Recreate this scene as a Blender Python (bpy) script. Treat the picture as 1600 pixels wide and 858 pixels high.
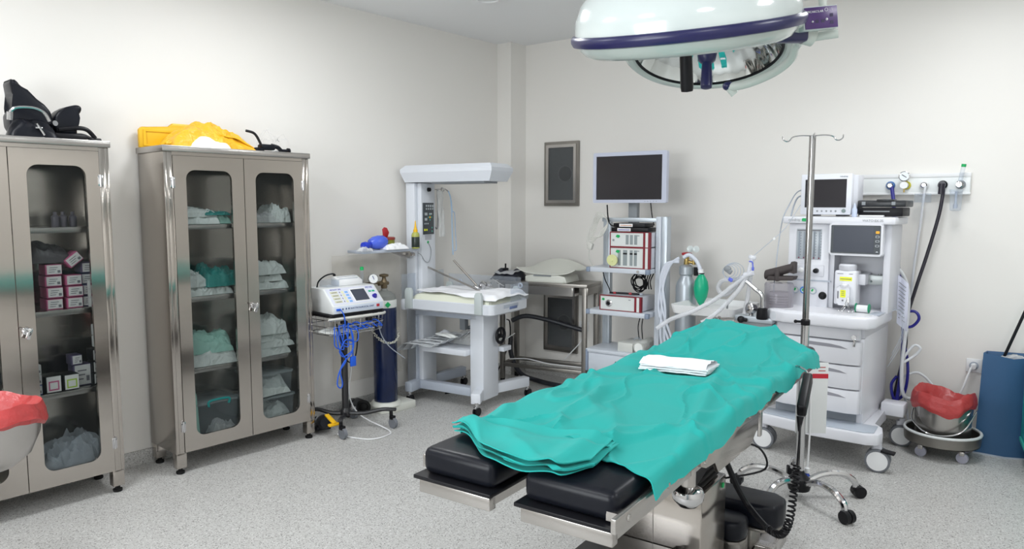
import bpy, bmesh, math, random
from math import sin, cos, pi, radians, sqrt
from mathutils import Vector, Matrix, noise
from mathutils.geometry import tessellate_polygon

for _o in list(bpy.data.objects): bpy.data.objects.remove(_o)
COL = bpy.context.scene.collection
SC = bpy.context.scene

# ---------------------------------------------------------------- camera, exposure, world, ceiling light positions
cam_d = bpy.data.cameras.new('camera'); cam = bpy.data.objects.new('camera', cam_d); COL.objects.link(cam)
cam_d.sensor_width = 36; cam_d.lens = 25.40; cam_d.clip_start = 0.05
cam.location = (0, 0, 1.5); cam.rotation_euler = (radians(90 - 5.51), 0, radians(41.03))
SC.camera = cam
SC.view_settings.view_transform = 'Standard'; SC.view_settings.look = 'None'
SC.view_settings.exposure = -0.17; SC.view_settings.gamma = 1; SC.view_settings.use_curve_mapping = False
wd = bpy.data.worlds.new('world'); SC.world = wd; wd.use_nodes = True
wd.node_tree.nodes['Background'].inputs[0].default_value = (0.8, 0.85, 0.9, 1); wd.node_tree.nodes['Background'].inputs[1].default_value = 0.15
CEIL = 2.88
PANELS = [(-3.1, 0.4), (-3.1, 2.3), (-1.5, -0.6), (-0.7, 4.0), (0.7, 0.3), (0.9, 2.6)]
PANEL_W = 21.0
FILL_W = 60.0  # power of the added fill lamp behind the camera

# ---------------------------------------------------------------- materials
_M = {}
def mat(name, c, rough=.5, metal=0, **k):
    if name in _M: return _M[name]
    m = bpy.data.materials.new(name); m.use_nodes = True; nt = m.node_tree; b = nt.nodes['Principled BSDF']
    b.inputs['Base Color'].default_value = (*c, 1); b.inputs['Roughness'].default_value = rough; b.inputs['Metallic'].default_value = metal
    for a, v in k.items():
        if a == 'coat': b.inputs['Coat Weight'].default_value = v; b.inputs['Coat Roughness'].default_value = .08
        if a == 'emit': b.inputs['Emission Color'].default_value = (*v[0], 1); b.inputs['Emission Strength'].default_value = v[1]
        if a == 'alpha': b.inputs['Alpha'].default_value = v
        if a == 'sheen': b.inputs['Sheen Weight'].default_value = v
        if a == 'aniso': b.inputs['Anisotropic'].default_value = v
        if a == 'tan':
            tg = nt.nodes.new('ShaderNodeTangent'); tg.direction_type = 'RADIAL'; tg.axis = 'Z'; nt.links.new(tg.outputs[0], b.inputs['Tangent'])
        if a == 'spec': b.inputs['Specular IOR Level'].default_value = v
        if a == 'sss': b.inputs['Subsurface Weight'].default_value = v
    if k.get('noise') or k.get('bump'):
        tc = nt.nodes.new('ShaderNodeTexCoord'); mp = nt.nodes.new('ShaderNodeMapping'); nz = nt.nodes.new('ShaderNodeTexNoise')
        mp.inputs['Scale'].default_value = k.get('stretch', (1, 1, 1)); nz.inputs['Scale'].default_value = k.get('scale', 8); nz.inputs['Detail'].default_value = 5
        nt.links.new(tc.outputs['Object'], mp.inputs[0]); nt.links.new(mp.outputs[0], nz.inputs['Vector'])
        if k.get('noise'):
            a = k['noise']; mx = nt.nodes.new('ShaderNodeMix'); mx.data_type = 'RGBA'
            mx.inputs[6].default_value = (*[x * (1 - a) for x in c], 1); mx.inputs[7].default_value = (*[min(1, x * (1 + a)) for x in c], 1)
            nt.links.new(nz.outputs['Fac'], mx.inputs[0]); nt.links.new(mx.outputs[2], b.inputs['Base Color'])
            mr = nt.nodes.new('ShaderNodeMapRange'); mr.inputs[3].default_value = max(.02, rough - a * .4); mr.inputs[4].default_value = min(1, rough + a * .4)
            nt.links.new(nz.outputs['Fac'], mr.inputs[0]); nt.links.new(mr.outputs[0], b.inputs['Roughness'])
        if k.get('bump'):
            bp = nt.nodes.new('ShaderNodeBump'); bp.inputs['Strength'].default_value = k['bump']; bp.inputs['Distance'].default_value = k.get('dist', .002)
            nt.links.new(nz.outputs['Fac'], bp.inputs['Height']); nt.links.new(bp.outputs[0], b.inputs['Normal'])
    _M[name] = m
    return m

def film(name, tint=(1, 1, 1), body=(.9, .92, .92), a=.25, rough=.12, bump=.5, scale=14, span=.5):
    """thin clear plastic: part transparent, part glossy"""
    if name in _M: return _M[name]
    m = bpy.data.materials.new(name); m.use_nodes = True; nt = m.node_tree; b = nt.nodes['Principled BSDF']; out = nt.nodes['Material Output']
    b.inputs['Base Color'].default_value = (*body, 1); b.inputs['Roughness'].default_value = rough
    tr = nt.nodes.new('ShaderNodeBsdfTransparent'); tr.inputs[0].default_value = (*tint, 1)
    mx = nt.nodes.new('ShaderNodeMixShader'); fr = nt.nodes.new('ShaderNodeLayerWeight'); fr.inputs[0].default_value = .35
    mr = nt.nodes.new('ShaderNodeMapRange'); mr.inputs[3].default_value = a; mr.inputs[4].default_value = min(1, a + span)
    nt.links.new(fr.outputs['Facing'], mr.inputs[0]); nt.links.new(mr.outputs[0], mx.inputs[0])
    nt.links.new(tr.outputs[0], mx.inputs[1]); nt.links.new(b.outputs[0], mx.inputs[2]); nt.links.new(mx.outputs[0], out.inputs[0])
    if bump:
        tc = nt.nodes.new('ShaderNodeTexCoord'); nz = nt.nodes.new('ShaderNodeTexNoise'); nz.inputs['Scale'].default_value = scale; nz.inputs['Detail'].default_value = 6
        nz.inputs['Distortion'].default_value = 1.2
        bp = nt.nodes.new('ShaderNodeBump'); bp.inputs['Strength'].default_value = bump; bp.inputs['Distance'].default_value = .02
        nt.links.new(tc.outputs['Object'], nz.inputs['Vector']); nt.links.new(nz.outputs['Fac'], bp.inputs['Height']); nt.links.new(bp.outputs[0], b.inputs['Normal'])
    _M[name] = m
    return m

WALL = mat('wall_paint', (.78, .76, .725), .5, bump=.12, scale=60, dist=.001)
CEILM = mat('ceiling_paint', (.84, .85, .86), .8)
def terrazzo():
    m = bpy.data.materials.new('speckled_vinyl'); m.use_nodes = True; nt = m.node_tree; b = nt.nodes['Principled BSDF']
    tc = nt.nodes.new('ShaderNodeTexCoord')
    def rng(src, lo, hi):
        r = nt.nodes.new('ShaderNodeMapRange'); r.inputs[1].default_value = lo; r.inputs[2].default_value = hi; nt.links.new(src, r.inputs[0]); return r.outputs[0]
    def mix(f, a, c):
        x = nt.nodes.new('ShaderNodeMix'); x.data_type = 'RGBA'; nt.links.new(f, x.inputs[0])
        if isinstance(a, tuple): x.inputs[6].default_value = (*a, 1)
        else: nt.links.new(a, x.inputs[6])
        x.inputs[7].default_value = (*c, 1); return x.outputs[2]
    def vor(sc):
        v = nt.nodes.new('ShaderNodeTexVoronoi'); v.inputs['Scale'].default_value = sc; nt.links.new(tc.outputs['Object'], v.inputs['Vector']); return v
    n = nt.nodes.new('ShaderNodeTexNoise'); n.inputs['Scale'].default_value = 120; n.inputs['Detail'].default_value = 4; nt.links.new(tc.outputs['Object'], n.inputs['Vector'])
    c = mix(rng(n.outputs['Fac'], .35, .65), (.43, .425, .41), (.54, .535, .52))
    v1 = vor(210); s1 = nt.nodes.new('ShaderNodeSeparateColor'); nt.links.new(v1.outputs['Color'], s1.inputs[0])
    c = mix(rng(s1.outputs[0], .86, .88), c, (.28, .27, .26))
    c = mix(rng(s1.outputs[1], .90, .92), c, (.64, .635, .62))
    v2 = vor(110); s2 = nt.nodes.new('ShaderNodeSeparateColor'); nt.links.new(v2.outputs['Color'], s2.inputs[0])
    dd = rng(v2.outputs['Distance'], .0045, .0030); mu = nt.nodes.new('ShaderNodeMath'); mu.operation = 'MULTIPLY'
    v2.feature = 'F1'; dd = rng(v2.outputs['Distance'], .34, .26)
    nt.links.new(dd, mu.inputs[0]); nt.links.new(rng(s2.outputs[2], .93, .94), mu.inputs[1])
    c = mix(mu.outputs[0], c, (.10, .095, .09))
    nt.links.new(c, b.inputs['Base Color']); b.inputs['Roughness'].default_value = .42
    return m
FLOOR = terrazzo()
STEEL = mat('brushed_steel', (.46, .425, .39), .15, .97, noise=.03, scale=5, stretch=(1.2, 1.2, 6), aniso=.92, tan=1)
STEELL = mat('light_steel', (.46, .44, .42), .26, .96, noise=.06, scale=6)
STEELD = mat('dull_steel', (.27, .255, .235), .34, .92, noise=.15, scale=8)
CHROME = mat('chrome', (.58, .58, .59), .11, 1)
BLK = mat('black_plastic', (.006, .006, .008), .4, spec=.25)
BLKV = mat('black_vinyl', (.005, .006, .010), .34, spec=.22, bump=.2, scale=90, dist=.001)
RUB = mat('black_rubber', (.012, .012, .012), .7, spec=.2)
GRYRUB = mat('grey_rubber', (.16, .17, .19), .6)
WHT = mat('white_plastic', (.78, .79, .80), .32)
WHT2 = mat('cool_white_paint', (.66, .69, .74), .32)
LGRY = mat('light_grey_paint', (.42, .46, .53), .4)
MGRY = mat('mid_grey_plastic', (.25, .27, .29), .5)
ALU = mat('anodised_aluminium', (.50, .55, .60), .35, .5)
TEAL = mat('teal_cloth', (.018, .36, .33), .85, sheen=.05, spec=.2, bump=.25, scale=500, dist=.0006)
CLOTH = mat('white_cloth', (.86, .87, .90), .9, bump=.3, scale=40, dist=.003)
PAPER = mat('white_paper', (.80, .82, .80), .7, bump=.4, scale=30, dist=.004)
PGRN = mat('pale_green_wrap', (.30, .58, .50), .5, bump=.5, scale=25, dist=.006)
CREAM = mat('cream_plastic', (.72, .72, .62), .4)
IVORY = mat('ivory_enamel', (.68, .69, .63), .35)
NAVY = mat('navy_gloss_paint', (.006, .014, .055), .16, noise=.3, scale=10)
NAVYP = mat('navy_plastic', (.012, .012, .075), .3)
BLUE = mat('blue_cable', (.01, .10, .62), .4)
BLUEB = mat('blue_box_card', (.028, .095, .21), .5, noise=.08, scale=5)
RED = mat('red_plastic', (.42, .02, .03), .35)
GRN = mat('green_sticker', (.0, .38, .10), .5)
GRNB = mat('green_rubber_bag', (.0, .38, .20), .35)
YEL = mat('yellow_plastic', (.80, .46, .01), .4)
YELB = mat('bright_yellow_label', (.85, .88, .02), .5)
ORG = mat('orange_key', (.95, .45, .02), .4)
SCREEN = mat('dark_screen', (.028, .026, .030), .2, spec=.25)
SCREENB = mat('slate_screen', (.060, .068, .090), .25, spec=.25)
DKGRY = mat('dark_grey_panel', (.05, .06, .07), .4)
BRASS = mat('old_brass', (.17, .13, .08), .45, .8)
BRASSY = mat('yellow_brass', (.55, .40, .15), .35, .9)
GLASS = film('cabinet_glass', tint=(.94, .955, .955), body=(.02, .025, .025), a=.12, rough=.02, bump=0)
ACRYL = film('clear_acrylic', tint=(.93, .95, .98), body=(.7, .75, .8), a=.07, rough=.05, bump=0, span=.25)
CLEAR = film('clear_bag_film', a=.35, body=(.85, .87, .87))
HOSE = film('translucent_hose', tint=(.95, .95, .97), body=(.80, .82, .85), a=.45, rough=.25, bump=0)
YFILM = film('yellow_bag_film', tint=(1, .75, .2), body=(.95, .52, .03), a=.75, rough=.2, bump=.9, scale=20)
REDF = mat('red_bag_film', (.42, .045, .045), .33, bump=.8, scale=16, dist=.012)

# ---------------------------------------------------------------- mesh helpers
class MB:
    def __init__(s): s.bm = bmesh.new()
    def _bev(s, verts, r, seg=2):
        if r <= 0: return
        vs = set(verts); es = [e for e in s.bm.edges if e.verts[0] in vs and e.verts[1] in vs]
        bmesh.ops.bevel(s.bm, geom=es, offset=r, segments=seg, affect='EDGES', profile=.5)
    def box(s, x0, x1, y0, y1, z0, z1, bev=.0, seg=2, M=None):
        co = [(x, y, z) for z in (z0, z1) for y in (y0, y1) for x in (x0, x1)]
        v = [s.bm.verts.new((M @ Vector(c)) if M else c) for c in co]
        for f in ((0, 2, 3, 1), (4, 5, 7, 6), (0, 1, 5, 4), (2, 6, 7, 3), (0, 4, 6, 2), (1, 3, 7, 5)): s.bm.faces.new([v[i] for i in f])
        s._bev(v, bev, seg); return s
    def obox(s, c, size, rot=(0, 0, 0), bev=0, seg=2):
        M = Matrix.Translation(c) @ Matrix.Rotation(rot[2], 4, 'Z') @ Matrix.Rotation(rot[1], 4, 'Y') @ Matrix.Rotation(rot[0], 4, 'X')
        a, b, d = [q / 2 for q in size]; return s.box(-a, a, -b, b, -d, d, bev, seg, M)
    def loops(s, rings, cap=True, closed=True):
        R = [[s.bm.verts.new(p) for p in r] for r in rings]; n = len(R[0])
        for a, b in zip(R, R[1:]):
            for i in range(n if closed else n - 1):
                j = (i + 1) % n; s.bm.faces.new((a[i], a[j], b[j], b[i]))
        if cap:
            s.bm.faces.new(list(reversed(R[0]))); s.bm.faces.new(R[-1])
        return s
    def cyl(s, p0, p1, r, r2=None, seg=20, cap=True):
        p0, p1 = Vector(p0), Vector(p1); d = (p1 - p0).normalized(); q = d.to_track_quat('Z', 'Y'); r2 = r if r2 is None else r2
        return s.loops([[p + q @ Vector((cos(2 * pi * i / seg) * rr, sin(2 * pi * i / seg) * rr, 0)) for i in range(seg)] for p, rr in ((p0, r), (p1, r2))], cap)
    def lathe(s, prof, o=(0, 0, 0), d=(0, 0, 1), seg=32, cap=True):
        o = Vector(o); q = Vector(d).normalized().to_track_quat('Z', 'Y')
        return s.loops([[o + q @ Vector((cos(2 * pi * i / seg) * max(r, .0004), sin(2 * pi * i / seg) * max(r, .0004), z)) for i in range(seg)] for r, z in prof], cap)
    def tube(s, pts, r, seg=8, sub=6, cap=True, coil=None):
        P = smooth(pts, sub) if sub > 1 else [Vector(p) for p in pts]
        n = len(P); rings = []; up = None
        for i, p in enumerate(P):
            t = (P[min(i + 1, n - 1)] - P[max(i - 1, 0)]).normalized()
            if up is None: up = Vector((0, 0, 1)) if abs(t.z) < .9 else Vector((1, 0, 0))
            a = up.cross(t); a = a.normalized() if a.length > 1e-5 else Vector((1, 0, 0)); up = t.cross(a).normalized()
            rr = r[0] + (r[1] - r[0]) * i / (n - 1) if isinstance(r, tuple) else r
            rings.append([p + (a * cos(2 * pi * k / seg) + up * sin(2 * pi * k / seg)) * rr for k in range(seg)])
        return s.loops(rings, cap)
    def prism(s, poly, a, b, plane='xy', bev=0, seg=2, M=None):
        f = {'xy': lambda u, v, w: (u, v, w), 'xz': lambda u, v, w: (u, w, v), 'yz': lambda u, v, w: (w, u, v)}[plane]
        T = lambda p: (M @ Vector(p)) if M else Vector(p)
        A = [s.bm.verts.new(T(f(u, v, a))) for u, v in poly]; B = [s.bm.verts.new(T(f(u, v, b))) for u, v in poly]; n = len(poly)
        s.bm.faces.new(list(reversed(A))); s.bm.faces.new(B)
        for i in range(n): j = (i + 1) % n; s.bm.faces.new((A[i], A[j], B[j], B[i]))
        s._bev(A + B, bev, seg); return s
    def holed(s, outer, inner, a, b, plane='xz'):
        """plate with one hole"""
        f = {'xy': lambda u, v, w: (u, v, w), 'xz': lambda u, v, w: (u, w, v), 'yz': lambda u, v, w: (w, u, v)}[plane]
        allp = outer + inner; tris = tessellate_polygon([[Vector((u, v, 0)) for u, v in outer], [Vector((u, v, 0)) for u, v in inner]])
        for w in (a, b):
            V = [s.bm.verts.new(f(u, v, w)) for u, v in allp]
            for t in tris: s.bm.faces.new([V[i] for i in t])
            if w == a: VA = V
        for k0, n in ((0, len(outer)), (len(outer), len(inner))):
            for i in range(n): j = (i + 1) % n; s.bm.faces.new((VA[k0 + i], VA[k0 + j], V[k0 + j], V[k0 + i]))
        return s
    def sph(s, c, r, sc=(1, 1, 1), seg=20):
        M = Matrix.Translation(c) @ Matrix.Diagonal((*sc, 1)); bmesh.ops.create_uvsphere(s.bm, u_segments=seg, v_segments=seg // 2, radius=r, matrix=M); return s
    def torus(s, c, R, r, d=(0, 0, 1), seg=28, sg=8, arc=1.0):
        q = Vector(d).normalized().to_track_quat('Z', 'Y'); c = Vector(c); P = [c + q @ Vector((cos(2 * pi * arc * i / seg) * R, sin(2 * pi * arc * i / seg) * R, 0)) for i in range(seg + 1)]
        return s.tube(P, r, sg, 1, cap=arc < 1)
    def grid(s, fn, nu, nv, thick=0.0):
        P = [[Vector(fn(i / nu, j / nv)) for j in range(nv + 1)] for i in range(nu + 1)]
        V = [[s.bm.verts.new(p) for p in r] for r in P]
        def fill(V, flip):
            for i in range(nu):
                for j in range(nv):
                    q = (V[i][j], V[i + 1][j], V[i + 1][j + 1], V[i][j + 1]); s.bm.faces.new(q[::-1] if flip else q)
        fill(V, False)
        if thick:
            def nrm(i, j):
                n = (P[min(i + 1, nu)][j] - P[max(i - 1, 0)][j]).cross(P[i][min(j + 1, nv)] - P[i][max(j - 1, 0)])
                return n.normalized() if n.length > 1e-9 else Vector((0, 0, 1))
            W = [[s.bm.verts.new(P[i][j] - nrm(i, j) * thick) for j in range(nv + 1)] for i in range(nu + 1)]; fill(W, True)
            ed = [(i, 0) for i in range(nu + 1)] + [(nu, j) for j in range(1, nv + 1)] + [(i, nv) for i in range(nu - 1, -1, -1)] + [(0, j) for j in range(nv - 1, 0, -1)]
            for (a, b), (c, d) in zip(ed, ed[1:] + ed[:1]): s.bm.faces.new((V[a][b], W[a][b], W[c][d], V[c][d]))
        return s
    def build(s, name, m, parent=None, flat=False, loc=None, rot=None):
        bmesh.ops.remove_doubles(s.bm, verts=s.bm.verts, dist=1e-6); bmesh.ops.recalc_face_normals(s.bm, faces=s.bm.faces)
        me = bpy.data.meshes.new(name)
        for f in s.bm.faces: f.smooth = not flat
        for e in s.bm.edges:
            if len(e.link_faces) == 2 and e.calc_face_angle(0) > radians(38): e.smooth = False
        s.bm.to_mesh(me); s.bm.free(); me.materials.append(m)
        o = bpy.data.objects.new(name, me); COL.objects.link(o)
        if parent: o.parent = parent
        if loc: o.location = loc
        if rot: o.rotation_euler = rot
        return o

def smooth(pts, sub=6):
    P = [Vector(p) for p in pts]
    if len(P) < 3: return P
    out = []
    for i in range(len(P) - 1):
        p0 = P[max(i - 1, 0)]; p1 = P[i]; p2 = P[i + 1]; p3 = P[min(i + 2, len(P) - 1)]
        for k in range(sub):
            t = k / sub; out.append(.5 * ((2 * p1) + (p2 - p0) * t + (2 * p0 - 5 * p1 + 4 * p2 - p3) * t * t + (3 * p1 - p0 - 3 * p2 + p3) * t ** 3))
    out.append(P[-1]); return out
def rrect(x0, x1, y0, y1, r, n=6):
    out = []
    for cx, cy, a0 in ((x1 - r, y1 - r, 0), (x0 + r, y1 - r, 90), (x0 + r, y0 + r, 180), (x1 - r, y0 + r, 270)):
        for i in range(n + 1): a = radians(a0 + 90 * i / n); out.append((cx + r * cos(a), cy + r * sin(a)))
    return out
def nz(x, y, z=0): return noise.noise(Vector((x, y, z)))
def ridge(x, y, z=0): return 1 - abs(noise.noise(Vector((x, y, z)))) * 2

def tag(o, label, cat, group=None, kind=None):
    o['label'] = label; o['category'] = cat
    if group: o['group'] = group
    if kind: o['kind'] = kind
    return o
def thing(name, label, cat, loc=(0, 0, 0), deg=0, group=None):
    o = bpy.data.objects.new(name, None); COL.objects.link(o); o.empty_display_size = .1
    o.location = loc; o.rotation_euler = (0, 0, radians(deg)); return tag(o, label, cat, group)
def struct(o): o['kind'] = 'structure'; return o
def dup(root, loc=None, deg=None, label=None):
    r = root.copy(); COL.objects.link(r)
    if loc is not None: r.location = loc
    if deg is not None: r.rotation_euler = (0, 0, radians(deg))
    if label: r['label'] = label
    for ch in list(root.children):
        c = ch.copy(); COL.objects.link(c); c.parent = r
        for g in list(ch.children): d = g.copy(); COL.objects.link(d); d.parent = c
    return r
def text(s, size, m, parent, loc, rot, name='lettering', align='LEFT', depth=.0006):
    cu = bpy.data.curves.new('t', 'FONT'); cu.body = s; cu.size = size; cu.extrude = depth; cu.align_x = align; cu.align_y = 'CENTER'
    o = bpy.data.objects.new('t', cu); COL.objects.link(o); bpy.context.view_layer.update()
    me = bpy.data.meshes.new_from_object(o.evaluated_get(bpy.context.evaluated_depsgraph_get())); bpy.data.objects.remove(o); bpy.data.curves.remove(cu)
    me.name = name; me.materials.clear(); me.materials.append(m)
    o = bpy.data.objects.new(name, me); COL.objects.link(o); o.parent = parent; o.location = loc; o.rotation_euler = rot; return o

def bag_mb(w, d, h, seed, n=22, rough=1.0, p=4):
    """crumpled lump with a flat bottom, w x d x h, origin at bottom centre"""
    def top(u, v):
        a, b = 2 * u - 1, 2 * v - 1
        e = max(0, (1 - abs(a) ** p) * (1 - abs(b) ** p)) ** (.55 if p < 6 else .35)
        x = a * w / 2 * (1 + .10 * nz(b * 2, seed)); y = b * d / 2 * (1 + .10 * nz(a * 2, seed + 5))
        k = .62 + .38 * (nz(a * 1.3 + seed, b * 1.3) + .5) + rough * (.20 * ridge(a * 2.3 + seed, b * 2.3, 3) + .10 * ridge(a * 5 + seed, b * 5, 7) - .2)
        return (x + rough * .02 * w * nz(a * 4, b * 4, seed), y + rough * .02 * d * nz(a * 4 + 9, b * 4, seed), max(.002, e * h * k))
    m = MB(); m.grid(top, n, n)
    def bot(u, v): x, y, z = top(u, v); return (x, y, 0.0 if 0 < u < 1 and 0 < v < 1 else z)
    m.grid(bot, n, n); return m
# ---------------------------------------------------------------- the room
def wb(x, y=0.0):      # a point on the back wall line: x metres along it, y metres behind it
    a = radians(4.5); return (-4.13 + x * cos(a) - y * sin(a), 4.95 + x * sin(a) + y * cos(a))
X1, Y0 = 1.7, -1.8
def slab(name, pts, z0, z1, m): return struct(MB().prism(pts, z0, z1).build(name, m, flat=True))
bl, br = wb(-.4), wb(5.95)
slab('floor', [(-4.42, Y0 - .1), (X1 + .1, Y0 - .1), (X1 + .1, 5.75), (-4.42, 5.75)], -.1, 0, FLOOR)
slab('ceiling', [(-4.42, Y0 - .1), (X1 + .1, Y0 - .1), (X1 + .1, 5.75), (-4.42, 5.75)], CEIL, CEIL + .1, CEILM)
slab('wall_left', [(-4.42, Y0), (-4.3, Y0), (-4.3, 5.2), (-4.42, 5.2)], 0, CEIL, WALL)
slab('wall_back', [bl, br, wb(5.95, .12), wb(-.4, .12)], 0, CEIL, WALL)
slab('wall_right', [(X1, Y0), (X1 + .1, Y0), (X1 + .1, 5.6), (X1, 5.6)], 0, CEIL, WALL)
slab('wall_rear', [(-4.42, Y0 - .1), (X1 + .1, Y0 - .1), (X1 + .1, Y0), (-4.42, Y0)], 0, CEIL, WALL)
slab('wall_pillar', [(-4.3, 4.75), (-4.145, 4.75), (-4.145, wb(-.015)[1] + .02), (-4.3, 5.0)], 0, CEIL, WALL)
slab('baseboard_left', [(-4.3, Y0), (-4.288, Y0), (-4.288, 4.74), (-4.3, 4.74)], 0, .085, FLOOR)
slab('baseboard_pillar', [(-4.3, 4.738), (-4.133, 4.738), (-4.133, 4.93), (-4.145, 4.95), (-4.145, 4.75), (-4.3, 4.75)], 0, .085, FLOOR)
slab('baseboard_back', [wb(-.0, -.012), wb(5.8, -.012), wb(5.8), wb(-.0)], 0, .085, FLOOR)
# rear door, unseen from the photograph but facing the room
struct(MB().box(.2, 1.2, Y0, Y0 + .04, 0, 2.1, .004).build('door_1', mat('door_paint', (.35, .42, .45), .4)))

# rear-wall window behind the camera, added as frontal fill to brighten the walls
wn = struct(MB().holed([(-2.65, .95), (-.35, .95), (-.35, 2.35), (-2.65, 2.35)], [(-2.58, 1.02), (-.42, 1.02), (-.42, 2.28), (-2.58, 2.28)], Y0, Y0 + .05, 'xz').box(-1.53, -1.47, Y0, Y0 + .05, 1.02, 2.28).build('fill_window_1', WHT))
MB().box(-2.58, -.42, Y0 + .005, Y0 + .012, 1.02, 2.28).build('pane', mat('fill_glow_pane', (.8, .85, .9), .4, emit=((.92, .97, 1), 3.0)), wn)
ld = bpy.data.lights.new('window_fill', 'AREA'); ld.shape = 'RECTANGLE'; ld.size = 2.1; ld.size_y = 1.2; ld.energy = FILL_W; ld.color = (.95, .98, 1)
lo = bpy.data.objects.new('window_fill', ld); COL.objects.link(lo); lo.location = (-1.5, Y0 + .06, 1.65); lo.rotation_euler = (radians(90), 0, 0)
# ceiling light panels: frame, diffuser and the lamp itself
for i, (x, y) in enumerate(PANELS):
    t = thing('ceiling_light', 'square white ceiling light panel, %s of the six overhead' % ('left front', 'left rear', 'middle front', 'farthest', 'right front', 'right rear')[i], 'ceiling light', (x, y, CEIL - .03), 0, 'ceiling light panels')
    MB().holed([(-.31, -.31), (.31, -.31), (.31, .31), (-.31, .31)], [(-.28, -.28), (.28, -.28), (.28, .28), (-.28, .28)], 0, .03, 'xy').build('frame', WHT, t)
    MB().box(-.28, .28, -.28, .28, .012, .028).build('diffuser', mat('lit_diffuser', (.9, .9, .9), .5, emit=((.93, .97, 1), 5)), t)
    ld = bpy.data.lights.new('panel_lamp', 'AREA'); ld.shape = 'SQUARE'; ld.size = .56; ld.energy = PANEL_W; ld.color = (.96, .98, 1)
    lo = bpy.data.objects.new('panel_lamp', ld); COL.objects.link(lo); lo.parent = t; lo.location = (0, 0, -.002)
t = thing('ceiling_diffuser', 'round white ceiling diffuser just at the top edge of the picture', 'ceiling vent', (-4.02 + .66, 3.62, CEIL - .03))
MB().lathe([(.10, .03), (.12, .012), (.09, .0), (.07, .0), (.065, .02)], seg=32).build('rim', CEILM, t)
MB().lathe([(.055, .03), (.06, .008), (.03, .0)], seg=32).build('centre_cone', CEILM, t)

# ---------------------------------------------------------------- steel cabinets
def cabinet(y, label, lock):
    t = thing('steel_cabinet', label, 'cabinet', (-3.95, y, 0), 0, 'glass door cabinets along the left wall'); W, D = .89, .325
    m = MB(); m.box(-D, 0, 0, .018, .12, 1.785, .002); m.box(-D, 0, W - .018, W, .12, 1.785, .002); m.box(-D, -D + .012, .018, W - .018, .12, 1.785)
    m.box(-D, -.02, .018, W - .018, .12, .14); m.box(-.018, 0, .018, .046, .12, 1.785, .001); m.box(-.018, 0, W - .046, W - .018, .12, 1.785, .001)
    m.box(-.018, -.002, .046, W - .046, 1.767, 1.785); m.build('body', STEEL, t)
    MB().box(-D - .005, .012, -.008, W + .008, 1.785, 1.818, .004).build('top_panel', STEELL, t)
    for x in (-D + .03, -.03):
        for yy in (.03, W - .03):
            l = MB().box(x - .025, x + .025, yy - .028, yy + .028, .035, .122, .002).build('leg', STEEL, t)
            MB().lathe([(.02, 0), (.023, .005), (.023, .014), (.012, .018), (.012, .036)], (x, yy, 0)).build('foot', RUB, l)
    for z in (.545, .955, 1.362):
        MB().box(-D + .014, -.05, .02, W - .02, z, z + .028, .002).build('shelf', STEELL, t)
    for k, (a, b, wa, wbb) in enumerate(((.048, .4535, .117, .38), (.4575, W - .048, .527, .78))):
        d = MB().holed([(a, .122), (b, .122), (b, 1.765), (a, 1.765)], rrect(wa, wbb, .20, 1.69, .05), -.016, .003, 'yz').build('door', STEEL, t)
        MB().box(-.012, -.009, wa - .01, wbb + .01, .19, 1.70).build('glass_pane', GLASS, d)
        for z in (.27, 1.62):
            yy = a - .004 if k == 0 else b + .004
            MB().cyl((.006, yy, z - .03), (.006, yy, z + .03), .005).box(.001, .004, yy - .012, yy + .012, z - .028, z + .028, .001).build('hinge', CHROME, d)
        if k == 1:
            h = MB(); h.lathe([(.017, 0), (.017, .006), (.010, .010), (.010, .026)], (.003, .485, .905), (1, 0, 0))
            h.obox((.032, .490, .895), (.012, .020, .055), (radians(-20), 0, 0), .004); h.obox((.034, .475, .915), (.008, .03, .012), (radians(-35), 0, 0), .003); h.build('handle', CHROME, d)
    return t
cabB = cabinet(1.712, 'steel cabinet with yellow bag on top, glass doors showing white and green packs', 1)
cabA = cabinet(.552, 'steel cabinet cut by the left picture edge, small cartons inside, black stirrups on top', 1)

def pack(name, label, cat, c, size, m, seed, deg=0, group=None, rough=1.0, n=34, p=4):
    o = bag_mb(*size, seed, n, rough, p).build(name, m, flat=m.name.endswith('film') or 'pack' in m.name); o.location = c; o.rotation_euler = (0, 0, radians(deg)); return tag(o, label, cat, group)
CX, CY = -3.95, 1.712
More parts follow.
